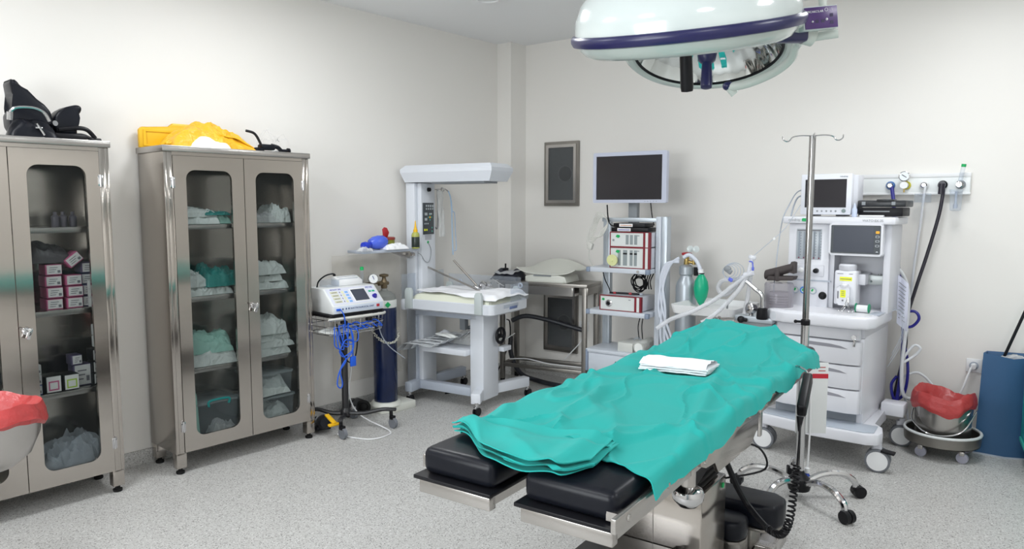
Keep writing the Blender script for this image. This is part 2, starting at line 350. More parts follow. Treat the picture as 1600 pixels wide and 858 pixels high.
# right-hand cabinet: three shelves and the floor, two bays; packs are sterile goods in film and paper
WPK = film('paper_and_film_pack', body=(.80, .86, .83), a=.88, rough=.3, bump=.9, scale=18)
TPK = film('teal_cloth_in_film', body=(.02, .30, .27), a=.85, rough=.12, bump=.9, scale=16)
GPK = film('pale_green_in_film', body=(.42, .74, .64), a=.85, rough=.15, bump=.9, scale=16)
spec = [ # shelf z, y, w(y) , h, material, label
 (1.391, .215, .20, .045, 'w', 'flat white pack, lower of two at left on the top shelf'), (1.430, .205, .18, .045, 'w', 'flat white pack, upper of two at left on the top shelf'),
 (1.391, .33, .13, .055, 'g', 'clear wrapped pack in the middle of the top shelf'), (1.440, .31, .12, .022, 't', 'dark teal folded cloth pack above the clear pack on the top shelf'),
 (1.391, .62, .20, .050, 'c', 'clear flattened bag on the right half of the top shelf'), (1.391, .735, .11, .090, 'w', 'crumpled white pouch at the right end of the top shelf'),
 (.984, .19, .17, .06, 'w', 'white pack on the bottom left of the second shelf'), (1.035, .18, .16, .075, 'w', 'rounded white pouch on top at the left of the second shelf'),
 (.984, .30, .17, .05, 'w', 'crumpled white pack lying flat in the middle of the second shelf'), (1.03, .33, .17, .10, 't', 'dark teal cloth bundle in clear film on the second shelf'),
 (.984, .63, .22, .055, 'w', 'white pack at the bottom of the right hand pile, second shelf'), (1.032, .61, .21, .05, 'w', 'white pack in the middle of the right hand pile, second shelf'), (1.075, .62, .20, .07, 'w', 'white pack topping the right hand pile, second shelf'),
 (.574, .25, .25, .08, 'w', 'long white paper pack lying at the front of the third shelf'), (.645, .25, .24, .10, 'g', 'pale green bag in clear film on the third shelf'),
 (.574, .63, .22, .05, 'w', 'white pack at the bottom right of the third shelf'), (.620, .66, .21, .05, 'w', 'white pack second from the bottom, right of the third shelf'), (.662, .65, .20, .05, 'w', 'white pack third from the bottom, right of the third shelf'), (.705, .64, .16, .085, 'w', 'peaked white pack topping the right pile of the third shelf')]
MT = dict(w=WPK, t=TPK, g=GPK, c=CLEAR)
for i, (z, y, w, h, k, lb) in enumerate(spec):
    pack('sterile_pack', lb, 'medical pack', (CX - .15 - .01 * (i % 3), CY + y, z), (.21, w * 1.2, h * 1.25), MT[k], i * 3.1, (i * 37) % 14 - 7, 'packs on the cabinet shelves', 1.2, 36, 7)
def clear_bin(label, y, z, w, d, h, handle=None):
    t = thing('storage_box', label, 'storage box', (CX - .17, CY + y, z), 0, 'clear boxes at the cabinet bottom')
    m = MB(); m.loops([rr(w, d, 0, .93), rr(w, d, h * .85, 1)], cap=False); m.box(-d * .44, d * .44, -w * .44, w * .44, 0, .004); m.build('tub', film('tub_plastic', body=(.45, .52, .56), a=.16, rough=.15, bump=0, span=.3), t)
    MB().prism(rrect(-d / 2 - .005, d / 2 + .005, -w / 2 - .005, w / 2 + .005, .02), h * .85, h * .85 + .012, 'xy', .003).build('lid', film('lid_plastic', body=(.6, .68, .70), a=.3, rough=.15, bump=0, span=.3), t)
    if handle: MB().tube([(d / 2 + .006, -.06, h * .80), (d / 2 + .012, -.055, h * .93), (d / 2 + .012, .055, h * .93), (d / 2 + .006, .06, h * .80)], .007).build('handle', handle, t)
    return t
def rr(w, d, z, k): return [(x * k, y * k, z) for x, y in rrect(-d / 2, d / 2, -w / 2, w / 2, .025)]
clear_bin('clear plastic box with a teal clip handle, bottom of cabinet at left', .27, .143, .26, .26, .25, mat('teal_plastic', (.0, .42, .40), .35))
clear_bin('clear plastic box at the very bottom of the cabinet, under another', .64, .143, .27, .26, .19)
clear_bin('clear plastic box stacked on another at bottom right of the cabinet', .64, .318, .26, .25, .16)
pack('wrapped_pad', 'white wrapped pad inside the lower clear box', 'medical pack', (CX - .15, CY + .64, .15), (.22, .23, .13), WPK, 4.2)
pack('wrapped_pad', 'white wrapped pad inside the upper clear box', 'medical pack', (CX - .15, CY + .64, .325), (.22, .21, .12), WPK, 6.2)
pack('plastic_bag', 'shiny clear plastic bag on the cabinet floor in front of the teal handled box', 'plastic bag', (CX - .075, CY + .30, .141), (.09, .17, .10), CLEAR, 8.8, rough=1.8)
pack('green_packet', 'narrow green and white packet standing at the left of the cabinet floor', 'medical pack', (CX - .06, CY + .125, .141), (.05, .06, .33), GPK, 5.5, rough=1.5)
# left-hand cabinet: cartons
PINK = mat('pink_card', (.50, .10, .22), .6); CARD = mat('white_card', (.70, .70, .68), .6); DK = mat('purple_card', (.10, .08, .16), .6); LIME = mat('lime_print', (.35, .55, .05), .6)
INK = mat('grey_ink', (.18, .18, .20), .6)
def carton(c, size, label, band, deg=0, tilt=0, frame=None):
    t = thing('carton', label, 'box', c, deg, 'small cartons in the left cabinet'); t.rotation_euler[0] = radians(tilt); d, w, h = size
    MB().box(-d, 0, 0, w, 0, h, .0015).build('body', band, t)
    MB().box(0, .0012, .006, w - .002, .005, h - .003).build('label', CARD, t)
    m = MB()
    for k in range(3): m.box(.0012, .0018, .014 + .002 * k, w * (.55 + .1 * k), h * (.28 + .2 * k), h * (.28 + .2 * k) + h * .06)
    m.box(.0012, .0018, w * .72, w * .9, h * .2, h * .45)
    if frame:
        m = MB(); m.holed([(w * .2, h * .15), (w * .85, h * .15), (w * .85, h * .7), (w * .2, h * .7)], [(w * .28, h * .23), (w * .77, h * .23), (w * .77, h * .62), (w * .28, h * .62)], .0012, .002, 'yz')
    m.build('print', frame or INK, t); return t
AX, AY = -4.03, .552
rows = ['bottom', 'second from bottom', 'third from bottom', 'top']
for ci, (y, n, nm) in enumerate(((.60, 4, 'left'), (.69, 3, 'middle'), (.765, 4, 'right'))):
    for r in range(n): carton((AX - .02 * (ci == 2), AY + y + .004 * (r % 2), .984 + r * .057), (.10, .072, .052), 'pink edged white carton, %s of the %s stack on the second shelf' % (rows[min(r, 3)], nm), PINK if ci < 2 else DK)
carton((AX + .01, AY + .715, .984 + .20), (.09, .075, .05), 'tilted pink edged carton lying askew on top of the stacks', PINK, 0, 38)
for r in range(3): carton((AX + .02, AY + .785, .984 + r * .045), (.02, .03, .043), 'narrow white carton, %s of three at the right edge of the second shelf' % rows[r if r < 2 else 3], CARD)
for r in range(3): carton((AX + .02, AY + .50, .575 + r * .05), (.10, .055, .047), 'white and blue carton, %s of three at the left of the third shelf' % rows[r if r < 2 else 3], CARD if r else mat('blue_card', (.12, .18, .4), .6))
carton((AX + .03, AY + .565, .575), (.10, .07, .085), 'black carton with a pink framed label on the third shelf', BLK, 0, 0, PINK)
carton((AX + .03, AY + .645, .575), (.10, .07, .08), 'black carton with a lime framed label on the third shelf', BLK, 0, 0, LIME)
carton((AX - .03, AY + .71, .575), (.08, .08, .11), 'dark carton standing behind the lime labelled one', DK)
carton((AX - .02, AY + .70, .688), (.08, .05, .05), 'small purple and white carton on the dark one', DK)
for r in range(3): carton((AX + .0, AY + .79, .575 + r * .062), (.08, .07, .058), 'white carton, %s of three at the right end of the third shelf' % rows[r if r < 2 else 3], BLK)
for r in range(2): carton((AX + .02, AY + .795, .775 + r * .06), (.03, .03, .055), 'thin white carton, %s of two at the right above the third shelf pile' % ('lower', 'upper')[r], CARD)
pack('dark_pouch', 'dark grey folded pouch lying on the carton stacks', 'pouch', (AX - .08, AY + .62, 1.214), (.16, .22, .10), mat('dark_pouch_vinyl', (.06, .055, .06), .35, bump=.6, scale=12, dist=.01), 3.3)
pack('film_bag', 'flat grey film bag spread on the floor of the left cabinet', 'plastic bag', (AX - .06, AY + .68, .141), (.24, .34, .19), film('grey_film', body=(.5, .55, .6), a=.5, rough=.15, bump=.8, scale=9), 12.1, rough=1.5)
pack('paper_pouch', 'small white pouch lying at the front of the left cabinet floor', 'medical pack', (AX + .03, AY + .57, .141), (.06, .12, .05), WPK, 2.1, 10, rough=1.6)
for k, y in enumerate((.66, .70, .75)):
    o = MB().lathe([(.016, 0), (.018, .004), (.018, .05), (.008, .06), (.008, .075)], (AX + .0 - .02 * k, AY + y, 1.391), seg=14).build('small_bottle', mat('dark_bottle', (.10, .09, .11), .3)); tag(o, ('dark small bottle, leftmost of three on the top shelf', 'dark small bottle, middle of three on the top shelf', 'dark small bottle, rightmost of three on the top shelf')[k], 'bottle', 'bottles on the top shelf')

# things on top of the right-hand cabinet
t = thing('yellow_waste_bag', 'yellow plastic bag with folded yellow liner, lying on the right hand cabinet', 'plastic bag', (-4.10, 2.03, 1.818))
bag_mb(.25, .50, .150, 21.5, 46, .9, 2.2).build('bag', YFILM, t, rot=(0, 0, radians(3)))
o = MB().grid(lambda u, v: (.035 + .11 * (v - .5), -.03 + .50 * (u - .5), .012 + .085 * sin(pi * u) ** .7 * (1 - .25 * v) + .012 * nz(u * 6, v * 3)), 24, 6, .004).build('folded_liner', mat('yellow_liner', (.93, .50, .01), .35, bump=.4, scale=14, dist=.01), t, loc=(-.0, .03, 0))
t = thing('yellow_tray', 'yellow plastic tray standing upright behind the yellow bag', 'tray', (-4.24, 1.80, 1.819), -4)
MB().prism([(-.09, 0), (.22, 0), (.23, .10), (.22, .135), (.20, .145), (.09, .145), (.075, .12), (-.075, .115), (-.09, .10)], -.015, .015, 'yz', .005).build('panel', YEL, t)
MB().holed([(-.07, .01), (.2, .01), (.2, .10), (-.07, .10)], [(-.055, .02), (.185, .02), (.185, .09), (-.055, .09)], .0145, .021, 'yz').build('rim', YEL, t)
pack('gauze_roll', 'white padded gauze bundle in front of the yellow bag', 'gauze', (-3.985, 1.985, 1.818), (.07, .22, .060), CLOTH, 31.4, rough=.4, p=3)
t = thing('black_strap_clamp', 'black strap and clamp lying on the right hand cabinet beside the yellow bag', 'clamp', (-4.02, 2.33, 1.818))
MB().tube([(-.02, -.09, .12), (-.01, -.04, .105), (0, -.01, .05), (0, .0, .02)], .008).build('strap', BLK, t)
m = MB(); m.obox((0, .03, .028), (.05, .10, .035), (0, 0, .1), .012); m.tube([(.0, .06, .04), (.01, .10, .03), (.01, .12, .012)], .013); m.cyl((.01, .12, .012), (.01, .17, .012), .010); m.cyl((.01, .165, .012), (.01, .178, .012), .018); m.obox((.02, -.03, .012), (.03, .06, .02), (0, 0, .3), .006); m.build('clamp', BLKV, t)
pack('clear_wrapper', 'nearly clear plastic wrapper standing at the right end of the cabinet top', 'plastic bag', (-4.13, 2.47, 1.818), (.16, .18, .14), film('very_clear_film', body=(.9, .9, .92), a=.01, rough=.1, bump=.4, span=.12), 9.9, rough=1.4)
pack('folded_sheet', 'small white folded sheet behind the black clamp', 'cloth', (-4.06, 2.47, 1.818), (.1, .1, .02), CLOTH, 19.9)

# stirrup leg supports on top of the left-hand cabinet
def shell(name, P, width, th, m, parent):
    pts = smooth(P, 6); n = len(pts) - 1
    def fn(u, v):
        p = pts[min(int(round(u * n)), n)]; q = pts[min(int(round(u * n)) + 1, n)] if u < 1 else p; a = (v - .5) * 2
        t_ = (pts[min(int(round(u * n)) + 1, n)] - pts[max(int(round(u * n)) - 1, 0)]).normalized(); nn = Vector((0, t_.z, -t_.y))
        w = width * (1 - .35 * abs(2 * u - 1) ** 4)
        return Vector((a * w, p.y, p.z)) + nn * (-.30 * w * a * a)
    return MB().grid(fn, n, 10, th).build(name, m, parent)
t = thing('leg_stirrup', 'larger black padded leg stirrup with steel lever, at left on the left hand cabinet', 'leg support', (-4.09, .552 + .44, 1.818))
MB().prism([(.067, .262), (.085, .276), (.105, .262), (.128, .215), (.167, .197), (.21, .168), (.235, .135), (.245, .083), (.24, .004), (.09, .003), (.062, .05), (.06, .11), (.088, .14), (.078, .20)], -.075, .05, 'yz', .016, 3).build('padded_shell', BLKV, t)
bag_mb(.10, .20, .10, 2.2, 20, .3, 2.5).build('lower_pad', BLKV, t, loc=(.06, .14, 0))
MB().tube([(.115, .045, .105), (.12, .07, .13), (.12, .14, .135), (.115, .185, .115), (.11, .205, .08)], .008).cyl((.11, .045, .075), (.12, .045, .11), .013).build('lever', CHROME, t)
MB().cyl((.055, .225, .07), (.095, .235, .075), .013).cyl((.115, .15, .065), (.115, .18, .012), .005).obox((.115, .158, .045), (.012, .03, .008), (0, 0, 0), .002).build('bolt', CHROME, t)
t = thing('leg_stirrup', 'smaller black padded leg stirrup curling up, beside the larger one', 'leg support', (-4.09, .552 + .44, 1.818))
MB().prism([(.25, .115), (.267, .142), (.302, .163), (.337, .177), (.364, .180), (.377, .163), (.367, .14), (.350, .12), (.343, .085), (.350, .03), (.25, .03)], -.055, .045, 'yz', .013, 3).build('padded_shell', BLKV, t)
m = MB(); m.tube([(.05, .26, .05), (.055, .33, .062), (.055, .385, .058), (.05, .425, .018)], .011); m.tube([(.05, .27, .02), (.055, .36, .028), (.05, .41, .012), (.04, .452, .010)], .010); m.obox((.02, .31, .017), (.10, .15, .034), (0, 0, 0), .012); m.build('bracket', BLK, t)

# ---------------------------------------------------------------- kick bucket at the left picture edge
def bucket(loc, label, R, zt, H, bagh, seed, bowl=False):
    t = thing('kick_bucket', label, 'bucket', loc); 
    q = bowl
    MB().lathe([(.001, zt - H), (R * (.5 if q else .90), zt - H), (R * (.78 if q else .93), zt - H * (.78 if q else .95)), (R * .95, zt - H * .4), (R, zt - .008), (R + .006, zt), (R - .004, zt), (R * .9, zt - H * .4), (R * (.45 if q else .88), zt - H + .02), (0.001, zt - H + .02)], seg=48, cap=False).build('pail', STEELL, t)
    def fn(u, v):
        a = 2 * pi * u; r = R + .012 + .012 * nz(cos(a) * 2, sin(a) * 2, seed); w = nz(cos(a) * 3, sin(a) * 3, seed + v * 2)
        prof = [(R * 1.06, -bagh), (R * 1.11, -bagh * .5), (R * 1.06, .02), (R * .98, .045), (R * .80, .01), (R * .62, -.05), (R * .3, -.09), (.001, -.10)]
        k = v * (len(prof) - 1); i = min(int(k), len(prof) - 2); f = k - i; rr_ = prof[i][0] * (1 - f) + prof[i + 1][0] * f; z = prof[i][1] * (1 - f) + prof[i + 1][1] * f
        rr_ *= 1 + .05 * w; z += .05 * nz(cos(a) * 1.2, sin(a) * 1.2, seed + 4) * (1.3 - v) + .006 * ridge(cos(a) * 3, sin(a) * 3, v * 4 + seed) - .004
        return (cos(a) * rr_, sin(a) * rr_, zt + z)
    MB().grid(fn, 72, 28).build('bag_liner', REDF, t); return t
LAMP1 = (-1.144, 2.159, 2.062); LAMP2 = (-1.41, 2.857, 2.141); LAMP2_UP = (-.137, .278, 1); LAMP2_DIR = (-.4426, .8967, 0)
YOKE = [(-.900, 2.50, 2.05), (-.925, 2.56, 2.052), (-.944, 2.579, 2.045), (-.976, 2.628, 2.015), (-1.047, 2.661, 1.981), (-1.148, 2.658, 1.95), (-1.226, 2.668, 1.948)]
YEND = (-1.226, 2.668, 1.952)
ARM = [(-.975, 2.10, 2.20), (-.939, 2.164, 2.161), (-.918, 2.238, 2.137), (-.903, 2.304, 2.114), (-.882, 2.378, 2.079), (-.868, 2.44, 2.05)]
BAR = [(-.846, 2.463, 2.043), (-.774, 2.485, 2.048)]; BRK = (-.893, 2.40, 2.052); CBOX = (-.803, 2.402, 2.087)
# ---------------------------------------------------------------- operating table
OT = ((-1.055, 1.205, 0), 6.7)
t = thing('operating_table', 'steel operating table with black vinyl pads under a teal drape', 'operating table', *OT)
for a, b in ((-.268, -.048), (.034, .268)):
    MB().box(a, b, 0, .62, .832, .90, .022, 4).build('leg_pad', BLKV, t)
    p = MB().box(a - .012, b + .004, -.018, .63, .822, .832, .002).build('leg_plate', BLK, t)
    MB().box(a + .004, b, -.014, .012, .789, .822, .003).box(a + .004, a + .02, .0, .6, .80, .822).box(b - .018, b, .0, .6, .80, .822).build('steel_edge', STEELL, p)
MB().box(-.268, .268, .64, 1.12, .832, .90, .022, 4).build('seat_pad', BLKV, t)
MB().box(-.268, .268, 1.14, 1.92, .832, .90, .022, 4).build('back_pad', BLKV, t)
MB().box(-.262, .262, .60, 1.92, .808, .832, .003).build('bed_frame', STEELD, t)
BOLT = CHROME
for s in (-1, 1):
    for a, b, z in ((-.045 if s > 0 else .03, .50, .835), (.53, .93, .842), (1.0, 1.78, .835)):
        m = MB().box(s * .284 - .006, s * .284 + .006, a, b, z, z + .032, .0015)
        for k in range(3):
            y = a + .06 + (b - a - .12) * k / 2; m.box(s * .265 - .02, s * .265 + .015, y - .015, y + .015, z + .004, z + .024); m.lathe([(.008, 0), (.007, .004), (.003, .005)], (s * .29, y, z + .016), (s, 0, 0), 12)
        m.build('side_rail', STEELL, t)
    m = MB().prism([(.49, .872), (1.04, .855), (1.01, .775), (.94, .742), (.63, .752), (.60, .79), (.53, .795), (.49, .81)], s * .268, s * .277, 'yz', .001)
    for y, z in ((.515, .845), (.515, .82)): m.lathe([(.010, 0), (.009, .005)], (s * .277, y, z), (s, 0, 0), 14)
    m.build('side_plate', STEEL, t)
    m = MB().cyl((s * .255, .455, .74), (s * .255, .455, .83), .019); m.build('joint_post', STEELL, t)
    MB().lathe([(.004, -.036), (.024, -.032), (.040, -.014), (.042, 0), (.038, .012), (.022, .022)], (s * .255, .455, .745)).build('joint_knob', CHROME, t)
    MB().obox((s * .272, 1.06, .80), (.01, .022, .12), (0, 0, 0), .002).build('rail_clamp', STEELL, t)
MB().prism([(.60, .808), (1.25, .808), (1.20, .70), (1.12, .60), (.95, .56), (.80, .62)], -.14, .10, 'yz', .004).build('tilt_head', BLK, t)
MB().cyl((-.1, .66, .80), (-.1, .92, .58), .022).build('ram', CHROME, t)
m = MB()
for k in range(5): m.box(-.20 + .008 * (k % 2), .09 - .008 * (k % 2), 1.01 + .008 * (k % 2), 1.22 - .008 * (k % 2), .525 + k * .012, .537 + k * .012, .003)
m.build('bellows', RUB, t)
c = MB().box(-.235, .11, .985, 1.24, .16, .522, .006).box(-.067, -.064, .983, .986, .16, .52).build('column', STEEL, t)
MB().lathe([(.010, 0), (.010, .002)], (.105 + .006, 1.20, .49), (1, 0, 0), 16).build('green_dot', GRN, c)
m = MB().prism(rrect(-.28, .14, .42, 1.98, .05), .045, .155, 'xy', .012).prism(rrect(-.27, .06, .60, .98, .05), .15, .31, 'xy', .02); m.build('base_cover_and_shade', mat('black_base_and_shade', (.012, .012, .012), .22), t)  # front hump: shade and reflection on the column, built as a black box
m = MB().box(-.30, -.28, .45, 1.95, .04, .10, .003).box(.14, .158, .45, 1.95, .04, .10, .003).box(-.12, .22, 1.50, 1.56, .10, .155, .003).box(.14, .22, 1.38, 1.72, .10, .15, .003)
for x, y in ((.2, 1.42), (.2, 1.68)): m.lathe([(.016, 0), (.016, .03), (.009, .03), (.009, .05)], (x, y, .13), (0, 0, 1), 14)
m.build('base_frame', STEELL, t)
for x in (-.22, .08):
    for y in (.52, 1.88): MB().cyl((x - .015, y, .03), (x + .015, y, .03), .03).build('caster', RUB, t)
MB().lathe([(.02, 0), (.028, .004), (.028, .02), (.014, .03), (.014, .1)], (.20, 1.62, 0)).build('foot', RUB, t)
MB().tube([(.02, .97, .72), (.0, .80, .70), (-.03, .62, .70), (-.07, .48, .75)], .004).tube([(.10, 1.24, .50), (.20, 1.42, .50), (.19, 1.36, .60), (.12, 1.2, .66)], .004).build('cable', BLK, t)

# two black arm pads stored on the table foot
def arm_pad(label, x0, x1, y0, y1, z0, h, deg, grp='black arm pads on the table base'):
    t = thing('arm_pad', label, 'pad', OT[0], OT[1]); t['group'] = grp
    w = (y1 - y0); P = [(x0, y0), (x1 - w * .35, y0), (x1 - w * .1, y0 + w * .12), (x1, y0 + w * .45), (x1 - w * .05, y0 + w * .8), (x1 - w * .3, y1), (x0, y1)]
    MB().prism(P, z0 + .01, z0 + h, 'xy', .018, 4).build('pad', BLKV, t); MB().prism([(x * .94 + .006, y * .98 + .028) for x, y in P], z0, z0 + .011, 'xy', .002).build('backing_plate', STEELD, t); return t
arm_pad('longer thicker black vinyl arm pad lying on the operating table foot', -.02, .26, 1.42, 1.60, .245, .105, 0)
arm_pad('shorter black vinyl arm pad in front of and below the longer one', -.02, .165, 1.27, 1.41, .235, .085, 0)
MB().box(.0, .16, 1.3, 1.36, .155, .236, .002)
o = MB().box(.02, .15, 1.44, 1.58, .155, .246, .003).box(.02, .15, 1.30, 1.40, .155, .236, .003).build('pad_bracket', STEELD, bpy.data.objects['operating_table'])

# hand control with coiled cord
t = thing('hand_control', 'black wired hand control hooked on the operating table rail, cord coiled below', 'remote control', *OT)
P0, P1 = Vector((.345, 1.40, .875)), Vector((.365, 1.22, .80))
dirv = (P0 - P1).normalized(); q = dirv.to_track_quat('Z', 'Y').to_matrix().to_4x4(); Mx = Matrix.Translation((P0 + P1) / 2) @ q
h = MB().box(-.016, .016, -.024, .024, -.10, .105, .009, 3, M=Mx).build('handset', BLK, t)
m = MB()
for r in range(7):
    for s in (-1, 1): m.box(s * .009 - .005, s * .009 + .005, -.0275, -.0235, -.07 + r * .022, -.058 + r * .022, .001, M=Mx)
m.build('button', mat('button_grey', (.10, .11, .10), .4), h)
MB().tube([(.28, 1.42, .885), (.30, 1.42, .91), (.335, 1.41, .90), (.34, 1.41, .88)], .004).build('hook', CHROME, t)
def coil(path, R, r, turns):
    P = smooth(path, 10); n = len(P) - 1; out = []; N = turns * 9
    for i in range(N + 1):
        f = i / N * n; k = min(int(f), n - 1); g = f - k; p = P[k].lerp(P[k + 1], g); tv = (P[k + 1] - P[k]).normalized()
        a = tv.cross(Vector((1, 0, 0) if abs(tv.x) < .8 else (0, 1, 0))).normalized(); b = tv.cross(a); w = 2 * pi * i / 9
        out.append(p + (a * cos(w) + b * sin(w)) * R)
    return MB().tube(out, r, 6, 1)
c0 = MB().lathe([(.012, 0), (.007, -.03), (.0035, -.05)], P1 + (P1 - P0) * .15, (0, .15, 1)).tube([(.369, 1.19, .77), (.375, 1.16, .72), (.378, 1.13, .64)], .0035).build('cord', BLK, t)
coil([(.378, 1.13, .64), (.375, 1.11, .55), (.365, 1.10, .45), (.33, 1.14, .385), (.27, 1.20, .37)], .011, .0035, 26).build('coiled_cord', BLK, c0)
MB().tube([(.27, 1.20, .37), (.22, 1.26, .375), (.17, 1.30, .40), (.14, 1.27, .47), (.12, 1.25, .53), (.11, 1.22, .58)], .011).build('cord_sleeve', BLK, c0)

# ---------------------------------------------------------------- teal drape over the table
def sstep(a, b, x): x = max(0, min(1, (x - a) / (b - a))); return x * x * (3 - 2 * x)
def drape_z(x, y):
    z = .906 + .080 * sstep(1.30, 1.80, y) * max(0, 1 - (abs(x + .03) / .29) ** 2.2)
    z += .018 * nz(x * 3.2 + y * 1.4, y * 2.6 - x) + .045 * max(0, ridge(x * 2.2 + y * 2.4, y * 1.1 - x * 2.6, 2.2) - .70) + .042 * max(0, ridge(x * 4.6 - y * 1.5, y * 2.0 + x, 8.1) - .72) + .04 * max(0, ridge(x * 7 + y * 3, y * 3.5 - x * 3, 5.5) - .78)
    z += .018 * math.exp(-((x - .30 + .22 * (y - .25)) / .022) ** 2) * sstep(.2, .35, y) * (1 - sstep(1.0, 1.4, y)) + .008 * math.exp(-((y - 1.0 - .35 * x) / .012) ** 2)
    return max(z, .903)
def drape(u, v):
    s = (u - .5) * 2 * (.342 + .012 * nz(v * 6, 4.4))                       # arc length across
    y0 = .19 - .07 * sstep(0, .3, s) + .012 * nz(s * 9, 3)
    y1 = 1.93 + .03 * nz(s * 4, 5)
    y = y0 + (y1 - y0) * v
    e = .272 + .014 * nz(y * 3, 1.7 + (s > 0)) ; a = abs(s); sg = 1 if s > 0 else -1
    if a <= e: x = s; z = drape_z(x, y)
    else:
        d = a - e; z0 = drape_z(sg * e, y); k = min(d / .03, 1); ang = k * pi / 2
        x = sg * (e + .022 * sin(ang) + .012 * max(0, d - .03) / .07 + .008 * nz(y * 7, 4) * min(1, d / .05)); z = z0 - .02 * (1 - cos(ang)) - max(0, d - .03) * (1.0 + .25 * nz(y * 3.3, 9.2))
        if sg > 0: x += .006 * sin(y * 15 + 2 * nz(y * 2, 0)) * min(1, d / .06)
    if v > .94:
        k = (v - .94) / .06; z -= .08 * k ** 1.6 * max(.0, 1 - (abs(x) / .32) ** 3); y -= .05 * k
    return (x, y, z)
o = MB().grid(drape, 110, 240, .003).build('surgical_drape', TEAL); o.location = OT[0]; o.rotation_euler[2] = radians(OT[1])
tag(o, 'wrinkled teal cloth drape covering the operating table', 'drape')
# folded bundle of the same cloth at the foot end
NL = 4
def bundle(u, v):
    f = v * NL; i = min(int(f), NL - 1); g = f - i
    xx = -.255 + .42 * u
    near = .115 - .125 * sstep(0, .6, u) + .10 * sstep(.9, 1.0, u) ** 2 + .010 * nz(u * 4, i * .3) - .003 * i; far = .19 + .06 * u + .01 * nz(u * 3, 6)
    fl = g if i % 2 == 0 else 1 - g; lift = 1 + .5 * sstep(.75, 1, u)
    GAP = .0095; drop = 1 - .55 * sstep(.88, 1, u) - .25 * (1 - sstep(0, .08, u)); z = .910 + (GAP * i * lift + .010 * nz(u * 4, fl * 2 + i * .15) + .010 * ridge(u * 2.2 + fl * 1.5, fl * 2, i * .05) * .6) * drop
    turn = 0
    if g > .8 and i < NL - 1: turn = (g - .8) / .2; z += GAP * lift * turn * .5 * drop
    if g < .2 and i > 0: t2 = (.2 - g) / .2; z -= GAP * lift * t2 * .5 * drop
    yy = near + (far - near) * fl
    bulge = .008 * sin(pi * min(1, max(0, (g - .8) / .2))) 
    yy = near + (far - near) * fl - (.007 * sin(pi * turn) if i % 2 else 0)
    if i == NL - 1: z -= .035 * sstep(.55, 1, fl) 
    xx += .010 * sin(i * 2.1) * u - .02 * fl * sstep(.6, 1, u)
    return (xx, yy, max(z, .907 + .004 * i))
o = MB().grid(bundle, 90, 160, .003).build('folded_drape', TEAL); o.location = (OT[0][0], OT[0][1], 0); o.rotation_euler[2] = radians(OT[1])
tag(o, 'folded teal cloth bundle in layers at the foot end, resting on black pads', 'drape')
# white folded towel
def towel(u, v):
    x = -.155 + .235 * u; y = (1.045 + .03 * u) + (.12 + .01 * nz(u * 3, 1)) * v; L = .012
    return (x + .006 * nz(v * 5, 2), y, .93 + .018 * (1 - abs(2 * v - 1) ** 4) + .004 * nz(u * 5, v * 5) + .004 * ridge(u * 2 + v * 3, v * 2))
m = MB().grid(towel, 36, 20); 
for k in range(3): m.grid(lambda u, v, k=k: (-.157 + .003 * k + .237 * u, 1.043 + .03 * u + .125 * v + .002 * k, .918 + .0075 * k + .003 * nz(u * 5, v * 4, k)), 24, 12, .005)
o = m.build('folded_towel', CLOTH); o.location = (OT[0][0], OT[0][1], .0); o.rotation_euler[2] = radians(OT[1]); tag(o, 'folded white towel lying on the teal drape', 'towel')

# ---------------------------------------------------------------- IV stand
t = thing('iv_stand', 'chrome five legged drip stand with four hooks behind the operating table', 'drip stand', (-1.242, 3.668, 0))
MB().cyl((0, 0, .09), (0, 0, .92), .020).build('lower_pole', CHROME, t); MB().cyl((0, 0, .90), (0, 0, 1.835), .0155).build('upper_pole', mat('pole_steel', (.34, .34, .34), .14, 1), t)
MB().lathe([(.0205, .90), (.022, .905), (.022, .925), (.016, .93)], (0, 0, 0)).cyl((-.015, -.0, .915), (-.05, -.01, .915), .006).sph((-.045, -.010, .915), .009).build('height_clamp', BLK, t)
MB().lathe([(.022, .045), (.052, .05), (.058, .075), (.052, .11), (.028, .13), (.022, .15)]).build('hub', BLK, t)
for k in range(5):
    a = radians(-28 + 72 * k); d = Vector((cos(a), sin(a), 0)); e = Vector((-sin(a), cos(a), 0))
    l = MB().tube([d * .03 + Vector((0, 0, .085)), d * .12 + Vector((0, 0, .125)), d * .22 + Vector((0, 0, .125)), d * .285 + Vector((0, 0, .09)), d * .30 + Vector((0, 0, .055))], .0165).build('leg', CHROME, t)
    m = MB(); c0 = d * .315
    for s in (-1, 1): m.cyl(c0 + e * (s * .003) + Vector((0, 0, .031)), c0 + e * (s * .026) + Vector((0, 0, .031)), .031)
    m.obox(c0 + Vector((-.012 * d.x, -.012 * d.y, .042)), (.04, .036, .026), (0, 0, a), .006); m.build('caster', BLK, l)
hk = MB()
for k in range(4):
    a = radians(22 + 90 * k); d = Vector((cos(a), sin(a), 0)); hk.tube([Vector((0, 0, 1.835)), d * .05 + Vector((0, 0, 1.838)), d * .09 + Vector((0, 0, 1.832)), d * .105 + Vector((0, 0, 1.815)), d * .12 + Vector((0, 0, 1.812)), d * .135 + Vector((0, 0, 1.822)), d * .138 + Vector((0, 0, 1.838))], .0032)
hk.build('hook_crown', CHROME, t)
t = thing('blood_pressure_bulb', 'small blue bulb on a white tube hanging beside the drip stand', 'bulb', (-1.222, 3.72, 0))
MB().lathe([(.004, .055), (.016, .065), (.022, .085), (.016, .11), (.008, .125)]).build('bulb', mat('blue_rubber', (.01, .05, .35), .4), t)
MB().tube([(0, 0, .125), (.002, .01, .3), (0, .01, .5), (-.02, .02, .78)], .005).lathe([(.011, .125), (.012, .15), (.006, .155)]).build('tube', WHT, t)

